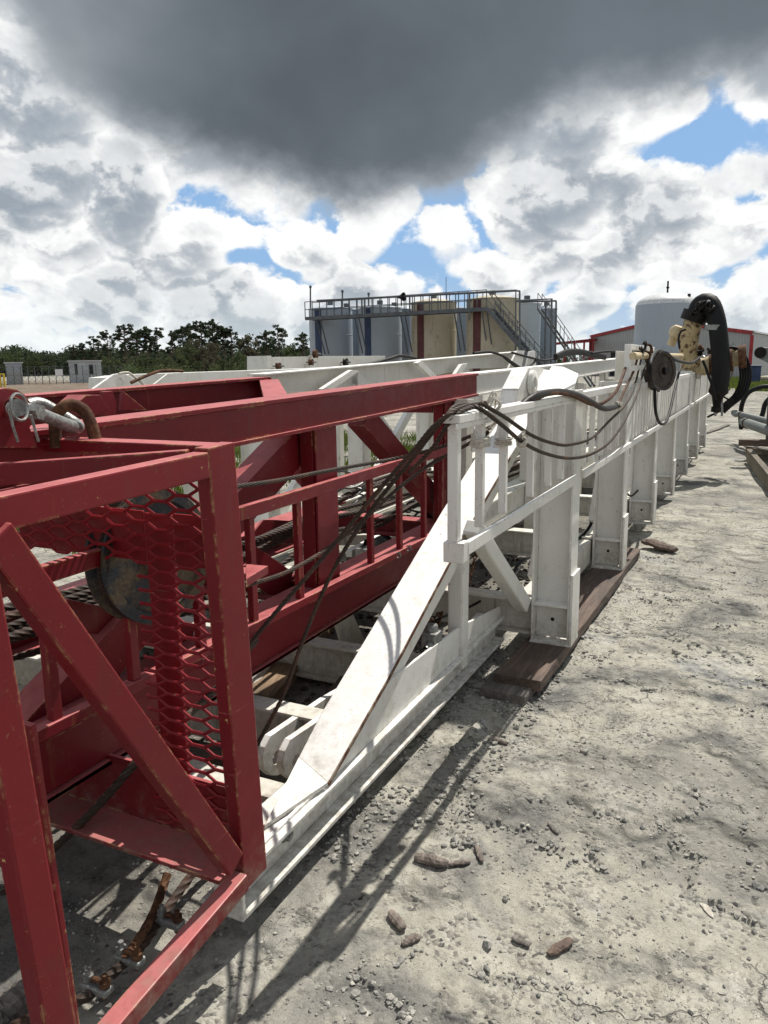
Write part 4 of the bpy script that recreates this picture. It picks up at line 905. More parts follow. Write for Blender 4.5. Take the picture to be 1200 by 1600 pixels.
# sheave behind the guard
sh = thing('sheave', 'large worn steel sheave wheel behind the expanded metal guard', 'pulley', (1.75, 1.75, .8))
sc = Y(236, 868, 1.72); ax_ = V3((-.12, -1, .05)).normalized(); r_s = .215
MB().lathe(sc, ax_, [(.03, .035), (r_s*.82, .030), (r_s*.84, .045), (r_s, .045), (r_s, .034), (r_s*.86, .02), (r_s*.86, -.02), (r_s, -.034), (r_s, -.045), (.03, -.045)], 56).build('wheel', rustmix('sheave_steel', (.13, .10, .065), (.045, .05, .058), .55, .1, .42, .58, 11), sh)
MB().lathe(sc, ax_, [(.001, .075), (.055, .075), (.06, .07), (.06, .03)], 28).build('hub', GALV, sh)
m_ = MB(); lc = sc+ax_*.0765; uu = ax_.orthogonal().normalized(); vv = ax_.cross(uu); m_.add([lc]+[lc+uu*math.cos(R(15*k))*.036+vv*math.sin(R(15*k))*.036 for k in range(24)], [(0, k+1, (k+1) % 24+1) for k in range(24)]); m_.build('round_sticker', WSIGN, sh)
m_ = MB(); lc = sc+ax_*.0778; m_.torus(lc, ax_, .028, .0022, 32, 5); m_.build('sticker_ring', BLUEP, sh)
for k in range(2): MB().tube(smooth([sc+ax_*(.012-.026*k)+(V3((1, 0, 0))*math.cos(a)+V3((0, 0, 1))*math.sin(a))*(r_s*.93) for a in [R(x) for x in range(60, 300, 15)]], .012), .012, 14, twist=90, lobes=6, amp=.22).build('rope_wrap', ROPE, sh)

# shackle and link on the padeye
sk = thing('shackle', 'grey galvanised shackle with safety pin in the red padeye', 'shackle', Y(30, 660, 1.7))
y0 = 1.70
MB().tube(smooth([Y(22, 640, y0+.09), Y(60, 630, y0+.09), Y(95, 648, y0+.06), Y(120, 664, y0+.02), Y(118, 668, y0-.03), Y(95, 660, y0-.06), Y(60, 646, y0-.07), Y(30, 636, y0-.07)], .01), .017, 14).build('bow', GALV, sk)
MB().cyl(Y(22, 638, y0+.12), Y(28, 637, y0-.12), .021, 20).build('bolt', GALV, sk); MB().lathe(Y(48, 644, y0-.085), (0.2, -1, 0), [(.0, .03), (.02, .03), (.02, 0)], 6).build('nut', GALV, sk)
MB().torus(Y(30, 636, y0-.15), (.3, -1, .1), .031, .0035, 28, 6).tube([Y(14, 640, y0-.15), Y(20, 665, y0-.15), Y(28, 690, y0-.14)], .0035, 6).tube([Y(48, 648, y0-.15), Y(60, 690, y0-.14)], .0035, 6).build('safety_pin', GALV, sk)
lk = MB().tube(smooth([Y(88, 700, 1.72), Y(86, 660, 1.72), Y(92, 642, 1.70), Y(110, 632, 1.68), Y(130, 640, 1.66), Y(142, 662, 1.64), Y(150, 690, 1.63)], .012), .0165, 14)
single(lk, 'chain_link', RUST, 'thick rusty link hooked through the grey shackle', 'link')

# ================================================================== ropes, cables and rigging
def rope(pts, r, label, mat=None, name='wire_rope', cat='wire rope', group=None, step=.0075, twist=None, plainr=False):
    P_ = smooth(pts, step if not plainr else .04)
    m_ = MB().tube(P_, r, 10 if plainr else 18, twist=0 if plainr else (twist or .36/r), lobes=0 if plainr else 6, amp=0 if plainr else .34)
    return single(m_, name, mat or ROPE, label, cat, group)
def YY(*a): return [Y(px, py, y) for px, py, y in a]
G1 = 'wire ropes strung inside the red mast section'
# bundle along the inside
bl = ['topmost', 'second', 'third', 'fourth', 'fifth', 'sixth', 'lowest']
for k in range(7):
    dz_, dyy = -k*.032 + .02*math.sin(k*2.1), .05*math.cos(k*1.7) + .03*(k % 3)
    pts = [(.7, .93), (1.4, .88), (2.2, .84), (3.0, .80), (3.6, .81+.02*k), (4.3, .86), (5.2, .84), (6.5, .70), (9, .66), (12, .64)]
    rope([V3((x, 2.18+dyy+.05*math.sin(x*1.7+k), z+dz_*(1+.25*math.sin(x*1.1+k*.6))+.012*math.sin(x*2.7+k*2))) for x, z in pts], .0135, f'{bl[k]} greasy wire rope of the bundle strung inside the red mast', group=G1, step=.009)
for k in range(3):
    rope([V3((x, 2.45+.04*k, z-.035*k)) for x, z in [(.8, .74), (1.9, .70), (2.9, .69), (3.9, .74), (4.9, .83), (6, .8)]], .0125, f"{['upper', 'middle', 'lower'][k]} wire rope of the slack group behind the main bundle", group=G1, step=.009)
# ropes in front of the guard rail
rope(YY((330, 765, 1.62), (380, 759, 1.62), (440, 750, 1.64), (500, 738, 1.64), (560, 727, 1.62), (620, 716, 1.55), (680, 701, 1.35), (728, 684, 1.15), (765, 668, .93)), .009, 'wire rope running just above the red guard rail to the tied white baluster')
rope(YY((320, 935, 1.62), (385, 915, 1.62), (450, 893, 1.64), (510, 858, 1.66), (565, 815, 1.62), (620, 765, 1.52), (670, 727, 1.4), (720, 700, 1.2), (762, 676, .95)), .0088, 'wire rope crossing low over the red balusters behind the crossing pair')
main1 = YY((395, 1175, 1.66), (420, 1130, 1.60), (445, 1080, 1.55), (470, 1010, 1.5), (500, 935, 1.45), (535, 865, 1.35), (585, 790, 1.25), (640, 722, 1.1), (672, 680, .98), (698, 650, .90)) + [V3((2.42, .885, 1.506)), V3((2.62, .88, 1.507))] + YY((755, 632, .86), (790, 653, .84), (830, 680, .83), (865, 693, .83), (890, 695, .83), (925, 684, .83), (955, 655, .83), (975, 635, .83), (990, 608, .85), (1002, 560, .92), (1003, 545, .93))
rope(main1, .0082, 'rusty wire rope from the clevis over the white rail end, upper hanging loop')
main2 = YY((360, 1060, 1.62), (392, 1005, 1.58), (430, 958, 1.5), (480, 900, 1.42), (535, 835, 1.32), (590, 768, 1.2), (645, 705, 1.05), (676, 668, .95), (698, 650, .905)) + [V3((2.40, .91, 1.506)), V3((2.50, .90, 1.508))] + YY((752, 640, .855), (785, 665, .83), (815, 690, .82), (850, 708, .82), (890, 716, .82), (925, 709, .82), (955, 688, .82), (980, 650, .82), (998, 608, .84), (1010, 560, .92), (1008, 542, .93))
rope(main2, .0085, 'rusty wire rope over the white rail end, lowest hanging loop')
rope(YY((640, 738, 1.14), (676, 700, 1.0), (694, 672, .93)) + YY((712, 648, .885), (738, 636, .87)), .0085, 'short thin wire rope beside the pair at the white rail end')
hose1 = YY((815, 634, .90), (835, 619, .875), (870, 612, .865), (897, 616, .85), (920, 626, .84), (942, 638, .83), (958, 637, .83), (968, 632, .83))
rope(hose1, .016, 'thick black hose draped over the white top rail', BLACKO, 'hose', 'hose', plainr=True)
rope(YY((830, 628, .885), (860, 615, .86), (893, 618, .845), (925, 632, .83), (945, 628, .83), (962, 612, .83), (972, 590, .86), (980, 566, .95)), .0105, 'rope draped over the white top rail then rising to the head frame', ROPER, plainr=False)
rope(YY((966, 634, .82), (975, 612, .84), (992, 575, .9), (998, 548, .93)), .009, 'thin rusty line from the cord tie up to the head frame', ROPER)
# cord lashings
def lashing(c, axis, R_, turns, label, r=.004, tails=2):
    c = V3(c); ax = V3(axis).normalized(); u = ax.orthogonal().normalized(); v = ax.cross(u); pts = []
    for i in range(turns*12+1):
        a = i*R(30); pts.append(c+ax*(i/(turns*12)-.5)*.03+(u*math.cos(a)+v*math.sin(a))*(R_+.003*math.sin(i*1.9)))
    m_ = MB().tube(pts, r, 7)
    for k in range(tails): m_.tube(smooth([pts[0 if k else -1], pts[0]+V3((random.uniform(-.03, .03), -.02, random.uniform(-.01, .03))), pts[0]+V3((random.uniform(-.05, .05), -.015, random.uniform(-.07, .0)))], .01), r*.9, 6)
    m_.torus(c+u*R_+V3((0, -.01, 0)), (0, 1, 0), .012, r, 16, 6)
    return single(m_, 'cord_lashing', CORD, label, 'cord', 'pale cords tying the ropes')
lashing(Y(771, 632, .875), (1, .1, 0), .024, 4, 'frayed pale cord knot on top of the white rail'); lashing((2.62, .895, 1.37), (0, 0, 1), .032, 5, 'pale cord wrapped round the second white baluster', r=.005)
lashing((2.90, .895, 1.345), (0, 0, 1), .030, 4, 'pale cord wrapped round the third white baluster'); lashing(Y(815, 690, .82), (1, 0, -.7), .018, 3, 'small pale cord ring on the lowest hanging rope')
lashing(Y(966, 633, .825), (1, 0, .7), .020, 4, 'pale cord tie where the hanging ropes meet near the head frame'); lashing(Y(744, 681, 1.0), (1, -.2, .3), .015, 3, 'pale cord eye splice left of the second baluster')
rope(YY((744, 681, 1.0), (765, 668, .93), (780, 655, .87)), .005, 'pale cord from the splice up to the second baluster', CORD, 'cord', 'cord', plainr=True)
# ropes low in the crown frame
rope([X(-60, 1290, 1.52)]+[X(a, b, x) for a, b, x in ((57, 1252, 1.6), (130, 1222, 1.75), (190, 1207, 1.9), (245, 1204, 2.05), (330, 1190, 2.3))], .011, 'rusty wire rope passing low through the crown frame', ROPER)
rope([X(a, b, x) for a, b, x in ((-40, 1440, 1.40), (30, 1370, 1.45), (70, 1338, 1.50), (150, 1262, 1.5), (235, 1168, 1.62), (330, 1085, 2.0), (400, 1000, 2.3))], .0135, 'dark wire rope crossing over the bottom channel of the crown frame')
rope([Z(a, b, z) for a, b, z in ((-60, 1650, .05), (60, 1585, .05), (130, 1560, .05), (160, 1535, .055), (205, 1495, .06), (232, 1465, .06), (262, 1420, .05), (290, 1380, .06), (330, 1330, .08), (400, 1260, .12))], .0145, 'rusty wire rope end lying on the ground with clips')
rope([Z(a, b, z) for a, b, z in ((195, 1500, .075), (225, 1455, .085), (243, 1420, .09), (255, 1385, .10), (262, 1365, .12))], .014, 'frayed rusty tail of the rope held by the clips', RUST)
rope([V3((1.1, 3.0, .42)), V3((1.45, 2.3, .50)), V3((1.8, 1.95, .60)), V3((2.2, 1.9, .56))], .012, 'dark cable drooping across the lower red rail inside the crown frame', BLACKO, 'cable', 'cable', plainr=True)
for (px, py, z), lb in zip([(152, 1542, .06), (203, 1498, .07), (266, 1440, .07)], ['grey wire rope clip nearest the camera on the ground rope', 'grey wire rope clip in the middle of the ground rope', 'grey wire rope clip farthest along the ground rope']):
    c = Z(px, py, z); t = thing('rope_clip', lb, 'rope clip', (c.x, c.y, c.z-.03), 'clips on the ground rope'); d = (Z(px+40, py-40, z)-c).normalized(); s_ = V3((-d.y, d.x, 0))
    m_ = MB().beam(c-d*.018, c+d*.018, .085, .022, (0, 0, 1)); m_.build('saddle', GALV, t, .006)
    for k in (-1, 1):
        e = c+s_*.028*k; m_ = MB().cyl(e-V3((0, 0, .01)), e+V3((0, 0, .045)), .0075, 10); m_.lathe(e+V3((0, 0, .012)), (0, 0, 1), [(0, .016), (.015, .016), (.015, 0)], 6); m_.build('nut', GALV if k > 0 else RUST, t)
    MB().torus(c-V3((0, 0, .006)), d, .028, .007, 14, 8, 0, math.pi).build('u_bolt', RUST, t)
def chain(pts, r, R_, label):
    P_ = smooth(pts, R_*2.5); m_ = MB()
    for i in range(len(P_)-1):
        d = (P_[i+1]-P_[i]).normalized(); o_ = d.orthogonal().normalized(); o2 = d.cross(o_); nrm = o_ if i % 2 else o2; sd_ = d.cross(nrm)
        c = (P_[i]+P_[i+1])/2; ring = [c+d*math.cos(R(20*k))*R_*1.7+sd_*math.sin(R(20*k))*R_ for k in range(19)]; m_.tube(ring, r, 6)
    return single(m_, 'chain', RUST, label, 'chain')
chain(YY((746, 850, 1.7), (740, 880, 1.7), (732, 915, 1.7)), .004, .011, 'rusty chain hanging below the sloping white beam')
chain(YY((655, 985, 1.45), (665, 975, 1.42), (690, 958, 1.40), (684, 975, 1.40), (672, 1000, 1.38)), .004, .011, 'rusty chain heaped behind the grey electrical box')
# electrical box on the white beam
eb = thing('electrical_box', 'grey cast electrical box with round cap and cable on the low white beam', 'box', Y(675, 1020, 1.28))
c0 = Y(675, 1000, 1.30)
m_ = MB().beam(c0+V3((-.045, 0, 0)), c0+V3((.045, 0, 0)), .07, .075); m_.build('body', GALV, eb, .006); MB().beam(c0+V3((-.05, 0, .042)), c0+V3((.05, 0, .042)), .08, .010).build('lid', GALV, eb, .003)
MB().lathe(c0+V3((0, 0, .047)), (0, 0, 1), [(.03, 0), (.03, .022), (.024, .03), (0, .03)], 8).build('cap', GALV, eb)
MB().lathe(c0+V3((-.045, -.005, -.01)), (-1, 0, -.15), [(.022, 0), (.022, .02), (.016, .025), (.016, .045)], 12).build('gland', GALV, eb)
for k in (-1, 1): MB().cyl(c0+V3((.025*k, -.02, -.037)), c0+V3((.025*k, -.02, -.06)), .008, 8).build('foot', GALV, eb)
MB().tube(smooth([c0+V3((-.085, -.006, -.017)), c0+V3((-.13, .0, -.035)), c0+V3((-.17, .03, -.09)), c0+V3((-.2, .1, -.14))], .02), .011, 10).build('cable', BLACKR, eb)
rope(YY((640, 1015, 1.5), (660, 985, 1.45), (690, 965, 1.4), (740, 945, 1.42), (780, 920, 1.38), (800, 905, 1.4), (815, 885, 1.6)), .007, 'thin black cable running behind the low white beam', BLACKR, 'cable', 'cable', plainr=True)
rope(YY((800, 900, 1.3), (812, 880, 1.3), (835, 868, 1.28), (870, 862, 1.25), (900, 845, 1.2), (918, 828, 1.15), (925, 815, 1.12)), .012, 'black hose sagging behind the first outrigger post', BLACKR, 'hose', 'hose', plainr=True)
rope(YY((975, 765, 1.05), (985, 775, 1.02), (995, 768, 1.02), (1000, 760, 1.05)), .009, 'small black hose loop beside the third outrigger post', BLACKR, 'hose', 'hose', plainr=True)
# motor and bar inside the mast
mt = thing('motor', 'grey motor with coiled cable lying inside the red mast', 'motor', Y(590, 880, 2.3)); c = Y(590, 862, 2.3)
MB().lathe(c-V3((.16, 0, 0)), (1, 0, .05), [(0, 0), (.05, 0), (.07, .02), (.07, .2), (.085, .21), (.085, .25), (.05, .27), (0, .27)], 28).build('housing', GREYP, mt); MB().beam(c+V3((-.2, 0, -.02)), c+V3((-.16, 0, -.02)), .14, .16).build('flange', GALV, mt, .004)
MB().tube(smooth([c+V3((.02+.03*math.sin(a*.21), .0+.11*math.cos(a), .01+.11*math.sin(a))) for a in [k*.5 for k in range(40)]], .02), .008, 8).build('coiled_cable', BLACKR, mt)
for j_, (a, b, R_, lb) in enumerate(((545, 775, .26, 'grey cable coil heaped on the rope bundle inside the red mast'), (655, 800, .16, 'small black cable coil beside the second wide red post'))):
    c = Y(a, b, 2.35); rope([c+V3((R_*(1+.12*math.sin(k*.7))*math.cos(k*.45), .5*R_*(1+.15*math.cos(k*.9))*math.sin(k*.45), .004*k-.05+.02*math.sin(k*1.3))) for k in range(46)], .0085, lb, BLACKO if j_ else GALV, 'cable_coil', 'cable coil', plainr=True)
single(MB().beam(Y(545, 865, 2.45), Y(618, 828, 2.45), .05, .05), 'bar', WHITE, 'short white steel bar lying beside the grey motor', 'bar', bevel=.003)
single(MB().prism([Y(a, b, 2.0) for a, b in ((525, 975), (552, 960), (570, 1000), (545, 1040))], (.02, .03, 0)), 'steel_plate', WHITED, 'loose white steel plate leaning beneath the red mast', 'plate', bevel=.002)

# ------------------------------------------------------------------ timber and debris
def timber(p, q, w_, h_, label, mat=TIMBER, group='timbers laid under the steel', n=10):
    """a sawn board with an uneven outline"""
    p = V3(p); q = V3(q); d = (q-p); L = d.length; d.normalize(); s_ = V3((-d.y, d.x, 0)).normalized(); nn = max(4, int(L/.12)); vs = []
    for i in range(nn+1):
        c = p+d*L*i/nn
        for a, b in ((-1, -1), (1, -1), (1, 1), (-1, 1)): vs.append(c+s_*(a*w_/2+random.uniform(-.004, .004)*n/10)+V3((0, 0, 1))*(b*h_/2+random.uniform(-.003, .003))+d*(random.uniform(-.012, .012) if i in (0, nn) else 0))
    fs = [(3, 2, 1, 0), tuple(4*nn+k for k in range(4))]+[(4*i+k, 4*i+(k+1) % 4, 4*i+4+(k+1) % 4, 4*i+4+k) for i in range(nn) for k in range(4)]
    m_ = MB().add(vs, fs); ang = math.atan2(d.y, d.x); c = (p+q)/2; me = bpy.data.meshes.new('timber'); rot = Matrix.Rotation(-ang, 3, 'Z')
    me.from_pydata([tuple(rot @ (V3(v)-c)) for v in m_.v], [], m_.f); me.materials.append(mat); o = bpy.data.objects.new('timber', me); COL.objects.link(o); o.location = c; o.rotation_euler.z = ang
    b = o.modifiers.new('bevel', 'BEVEL'); b.width = .004; b.segments = 2; return tag(o, label, 'timber', group)
timber((3.57, 1.01, .055), (6.62, .95, .055), .24, .062, 'long dark timber mat under the first two outrigger posts'); timber((3.47, 1.06, .012), (4.3, 1.03, .012), .24, .05, 'short grey board beneath the end of the dark timber mat', TIMBERG)
timber((2.9, 2.15, .03), (4.4, 2.55, .03), .22, .07, 'brown plank under the red mast with splintered face', wood('brown_plank', (.16, .10, .055), (.30, .20, .12))); timber((3.1, 1.75, .02), (5.2, 2.05, .02), .20, .06, 'dark plank lying on dark ground beneath the sloping beam')
timber((4.6, 1.5, .03), (5.3, 2.6, .03), .24, .08, 'brown timber behind the first outrigger post', wood('brown_timber', (.12, .075, .045), (.25, .165, .10))); timber((1.9, 2.7, .03), (2.4, 1.9, .03), .15, .06, 'short brown block under the crown frame')
timber((7.2, 1.5, .04), (7.6, 2.9, .04), .25, .09, 'cross timber behind the third outrigger post', TIMBERG)
def rough(p, q, r0, label, name, mat, cat, seed, squash=.6, n=9, ends=.55, group=None, dents=.25):
    random.seed(seed); p = V3(p); q = V3(q); dzg = gh((p.x+q.x)/2, (p.y+q.y)/2)-.002; p.z += dzg; q.z += dzg; L = 14; pts = [p.lerp(q, i/L) for i in range(L+1)]; d = (q-p).normalized(); s_ = V3((-d.y, d.x, 0)).normalized(); vs = []
    for i, c in enumerate(pts):
        t = i/L; rr_ = r0*(ends+(1-ends)*math.sin(math.pi*min(1, max(0, t)))**.5)
        for k in range(n):
            a = 2*math.pi*k/n; j = 1+dents*noise.noise(V3((i*.5, k*1.3, seed))) + random.uniform(-.07, .07); vs.append(c+s_*math.cos(a)*rr_*j+V3((0, 0, 1))*(math.sin(a)*rr_*j*squash)+s_*r0*.6*noise.noise(V3((t*2, seed, 0))))
    fs = [(i*n+k, i*n+(k+1) % n, (i+1)*n+(k+1) % n, (i+1)*n+k) for i in range(L) for k in range(n)]+[tuple(range(n-1, -1, -1)), tuple(L*n+k for k in range(n))]
    return single(MB().add(vs, fs), name, mat, label, cat, group)
def G(px, py, z=.006): return Z(px, py, z)
GB_ = 'wood scraps on the yard'
rough(G(648, 1333, .015), G(700, 1343, .015), .021, 'thick bark covered stick lying at the edge of the shadow', 'stick', BARK, 'stick', 3, .8, group=GB_); rough(G(700, 1343, .012), G(735, 1338, .012), .010, 'thin broken tip of the bark covered stick', 'stick', BARK, 'stick', 4, .8, group=GB_)
rough(G(744, 1318, .01), G(754, 1342, .01), .010, 'small curled bark scrap right of the thick stick', 'bark_scrap', BARK, 'bark', 5, .5, group=GB_); rough(G(610, 1418, .015), G(630, 1446, .015), .017, 'dark bark chunk nearest the white beam', 'bark_scrap', BARK, 'bark', 6, .7, group=GB_)
rough(G(628, 1468, .01), G(656, 1455, .01), .013, 'reddish bark curl beside the dark bark chunk', 'bark_scrap', BARK, 'bark', 7, .7, group=GB_); rough(G(857, 1485, .012), G(893, 1462, .012), .016, 'brown split wood block near bottom centre of the yard', 'wood_scrap', TIMBER, 'wood', 8, .6, group=GB_)
rough(G(800, 1459, .01), G(828, 1472, .01), .011, 'weathered grey wood splinter left of the brown block', 'wood_scrap', TIMBERG, 'wood', 9, .5, group=GB_); rough(G(1090, 1393, .006), G(1115, 1428, .006), .011, 'pale thin wood shaving on the bare grit', 'wood_scrap', PALEWOOD, 'wood', 10, .25, ends=.1, group=GB_)
rough(G(768, 1157, .01), G(793, 1166, .01), .014, 'short stick just below the stacked boards', 'stick', BARK, 'stick', 11, .7, group=GB_); rough(G(856, 1287, .008), G(872, 1304, .008), .008, 'thin stick among the clods in the sunlit yard', 'stick', TIMBERG, 'stick', 12, .7, group=GB_)
rough(Z(1005, 848, .05), Z(1056, 862, .03), .07, 'dark broken log end beside the timber mat', 'log', TIMBER, 'log', 13, .5, group=GB_)
rough(Z(1103, 676, .03), Z(1140, 663, .03), .06, 'grey board lying past the last outrigger post', 'board', TIMBERG, 'board', 14, .4)
for (px, py, s_, lb) in ((912, 1170, .024, 'grey angular stone alone on the sunlit crust'), (945, 1180, .012, 'small stone right of the angular stone'), (762, 1473, .018, 'blue grey flat stone above the bottom edge'), (725, 1300, .009, 'tiny dark stone above the bark scrap'), (855, 1297, .01, 'tiny stone by the thin stick'), (790, 1400, .014, 'dark stone on the blue grey clay patch'), (1100, 1450, .008, 'white pebble below the wood shaving')):
    c = G(px, py, s_*.3); c.z += gh(c.x, c.y); a = iv*(1+.3*rng.standard_normal((12, 1)).clip(-1, 1))*np.array([s_, s_*.8, s_*.7])+np.array(c); m_ = MB().add(a.tolist(), ifc.tolist()); single(m_, 'stone', STONE, lb, 'stone', 'single stones on the yard')
# crust flakes and clods as a mass (larger broken pieces along ledges)
def samp2():
    x = 1.2+5.5*random.random()**1.2; y = random.uniform(-1.3, 1.3)
    q = noise.fractal(V3((x*1.25, y*1.25, 9)), .9, 2.1, 5); reg = noise.noise(V3((x*.55+4, y*.55, 3)))
    return (x, y) if (abs(q-.03) < .035 or abs(q-.31) < .03) and noise.noise(V3((x*6, y*6, 70))) > -.1 and reg > -.3 else None
stones('clods', 5000, samp2, STONE, .004, .015, 'broken crust clods along the ledges of the yard', .1)
def samp3():
    x = random.uniform(2.0, 4.2); y = random.uniform(.85, 1.35); return (x, y) if noise.noise(V3((x*3, y*3, 4))) > -.1 else None
stones('clods', 1200, samp3, STONE, .005, .016, 'dark clods in the shade beside the white beam', .1)
# dark litter beneath the mast
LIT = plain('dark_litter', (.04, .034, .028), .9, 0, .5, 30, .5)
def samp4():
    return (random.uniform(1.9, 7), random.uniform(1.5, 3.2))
stones('litter', 3500, samp4, LIT, .006, .03, 'dark litter under the mast', .2)
rough(Z(395, 1070, .06), Z(425, 1020, .10), .03, 'pale driftwood end among the litter under the red mast', 'stick', PALEWOOD, 'stick', 21, .9); rough(Z(410, 1060, .05), Z(470, 1000, .08), .02, 'dark stick lying across the litter under the red mast', 'stick', BARK, 'stick', 22, .9)
rough(Z(-20, 1600, .02), Z(40, 1540, .05), .05, 'torn grey rag of bark at the bottom left corner', 'bark_scrap', TIMBERG, 'bark', 23, .7, dents=.6, group=GB_)

# ================================================================== far end of the mast: manifold, hoses, sheave
s1 = thing('sheave', 'dark rusty cable sheave hung on the mast side with black hose', 'pulley', Y(1031, 608, .80)); c = Y(1031, 580, .80); ax = V3((-.55, -1, .08)).normalized()
MB().lathe(c, ax, [(.02, .042), (.06, .042), (.065, .03), (.135, .026), (.14, .04), (.165, .045), (.165, .03), (.135, .01), (.135, -.01), (.165, -.03), (.165, -.045), (.02, -.04)], 44).build('wheel', rustmix('sheave_brown', (.060, .052, .047), (.10, .08, .065), .75), s1)
MB().cyl(c-ax*.06, c+ax*.075, .032, 14).build('hub', BLACKO, s1)
MB().tube(smooth([Y(1029, 610, .79), Y(1020, 600, .79), Y(1016, 575, .79), Y(1020, 556, .8), Y(1030, 548, .82), Y(1045, 556, .8), Y(1060, 564, .8), Y(1080, 567, .8), Y(1092, 560, .8)], .03), .015, 10).build('wrapped_hose', BLACKR, s1)
rope(YY((1023, 605, .79), (1024, 640, .78), (1030, 660, .78), (1039, 661, .78), (1046, 645, .78), (1054, 610, .79), (1064, 570, .85)), .013, 'black hose loop hanging below the rusty sheave', BLACKR, 'hose', 'hose', plainr=True)
pr = thing('pipe_rail', 'grimy cream pipe lying across the head frame at the second post', 'pipe', Y(989, 556, .86)); MB().cyl(Y(989, 556, .86), Y(1065, 556, .88), .026, 14).build('pipe', CREAM, pr)
MB().lathe(Y(1010, 556, .86), (1, 0, 0), [(.026, 0), (.036, 0), (.036, .05), (.026, .05)], 14).build('coupling', RUST, pr)
for k, (a, b) in enumerate(((1007, 541), (1013, 545), (1002, 549), (1018, 550))):
    t = thing('shackle', ['topmost', 'right', 'left', 'lower right'][k]+' rusty shackle of the cluster above the sheave', 'shackle', Y(a, b+5, .85)); MB().torus(Y(a, b, .85), (random.uniform(-1, 1), -1, random.uniform(-.6, .6)), .034, .011, 20, 8, 0, 5).build('bow', RUST if k % 2 else BLACKO, t); MB().cyl(Y(a, b, .85)+V3((-.05, 0, -.03)), Y(a, b, .85)+V3((.05, 0, -.03)), .011, 10).build('bolt', BLACKO, t)
xm = 12.2
mf = thing('manifold', 'stained cream pipe manifold with valves at far end of the mast', 'manifold', X(1100, 600, xm))
MB().tube(smooth([X(1072, 556, xm), X(1083, 571, xm), X(1100, 573, xm), X(1120, 566, xm), X(1165, 556, xm)], .05), .125, 20).build('header_pipe', CREAM, mf)
MB().tube(smooth([X(1079, 575, xm-.1), X(1076, 555, xm-.1), X(1077, 530, xm-.12), X(1082, 508, xm-.12), X(1087, 494, xm-.1)], .05), .13, 22).build('riser_elbow', rustmix('stained_cream', (.56, .44, .24), (.10, .045, .025), .5, 0, .50, .60, 11), mf)
for (a, b, r_, l) in ((1087, 493, .19, .10), (1083, 500, .18, .05), (1140, 563, .16, .08), (1160, 557, .16, .1), (1112, 570, .15, .06)):
    c = X(a, b, xm-.1); d = (X(a+6, b-14, xm-.1)-c).normalized() if b < 510 else V3((0, -1, .1)); MB().lathe(c-d*l/2, d, [(.10, 0), (r_, 0), (r_, l), (.10, l)], 24).build('clamp_ring', BLACKO if b < 510 else RUST, mf)
for k in range(10): 
    a, b = random.uniform(1058, 1165), random.uniform(546, 572); c = X(a, b, xm+random.uniform(-.2, .3)); d = V3((random.uniform(-1, 1), random.uniform(-1, 1), random.uniform(-.3, 1))).normalized()
    MB().lathe(c, d, [(0, 0), (.03, 0), (.03, .05), (.048, .05), (.048, .08), (.02, .09), (.02, .14), (0, .14)], 8).build('fitting', random.choice([GALV, CREAM, RUST, BLACKO]), mf)
MB().lathe(X(1057, 519, xm), (.2, .4, -1), [(0, -.09), (.06, -.09), (.10, -.04), (.10, .05), (.06, .09), (.06, .2), (0, .2)], 16).build('valve', CREAM, mf); MB().lathe(X(1065, 523, xm), (.3, -.8, 0), [(0, -.03), (.07, -.03), (.07, .03), (0, .03)], 16).build('valve_wheel', BLACKO, mf)
MB().tube([X(1117, 598, xm), X(1128, 596, xm), X(1138, 588, xm), X(1142, 575, xm)], .05, 10).build('elbow', GALV, mf)
for a, b in ((1060, 590), (1074, 585), (1092, 578)): bp(mf, 'saddle', WHITED, X(a, b+14, xm), X(a, b-8, xm), .06, .14, (1, 0, 0))
MB().torus(X(1076, 585, xm-.2), (0, 1, 0), .03, .012, 16, 6).torus(X(1075, 594, xm-.2), (1, 1, 0), .03, .012, 16, 6).build('hanging_link', BLACKO, mf)
bh = thing('mud_hose', 'thick black hose arching over the cream pipe and hanging down', 'hose', X(1125, 640, xm))
MB().tube(smooth([X(1088, 488, xm-.1), X(1092, 478, xm-.1), X(1100, 472, xm-.15), X(1110, 474, xm-.2), X(1117, 490, xm-.25), X(1122, 515, xm-.3), X(1126, 560, xm-.3), X(1126, 590, xm-.3), X(1122, 612, xm-.3)], .05), .122, 24).build('hose', BLACKR, bh)
MB().lathe(X(1117, 516, xm-.28), (.0, -.05, 1), [(.13, 0), (.145, 0), (.145, .07), (.13, .07)], 28).build('band', GALV, bh)
for k in range(9): c = X(1085+k*3.2, 497-12*math.sin(k*.35)-10, xm-.35); MB().torus(c, (random.uniform(-1, 1), random.uniform(-1, 1), random.uniform(-1, 1)), .055, .018, 16, 6).build('safety_chain', BLACKO, bh)
MB().lathe(X(1123, 608, xm-.3), (0, .05, -1), [(.134, 0), (.132, .05), (.08, .10), (.05, .24), (.07, .26), (.07, .32), (0, .33)], 20).build('end_coupling', BLACKO, bh); 
for k in (-1, 1): bp(bh, 'clamp', GALV, X(1121+7*k, 622, xm-.3), X(1123+5*k, 650, xm-.3), .03, .05, (1, 0, 0))
hl = ['outermost', 'second', 'third', 'fourth', 'innermost']
for k in range(5):
    w_ = 4*k; rope([X(a, b, xm-.1+.05*k) for a, b in ((1128, 545+k), (1148-w_*.3, 543+k*2), (1163-w_*.8, 554+k*2), (1172-w_, 575), (1172-w_, 597), (1162-w_, 618), (1142-w_*.7, 635-k), (1131-w_*.4, 645-k*2))], .017, f'{hl[k]} black hydraulic hose curling down beside the thick hose', BLACKR, 'hydraulic_hose', 'hose', 'hoses curling beside the thick hose', plainr=True)
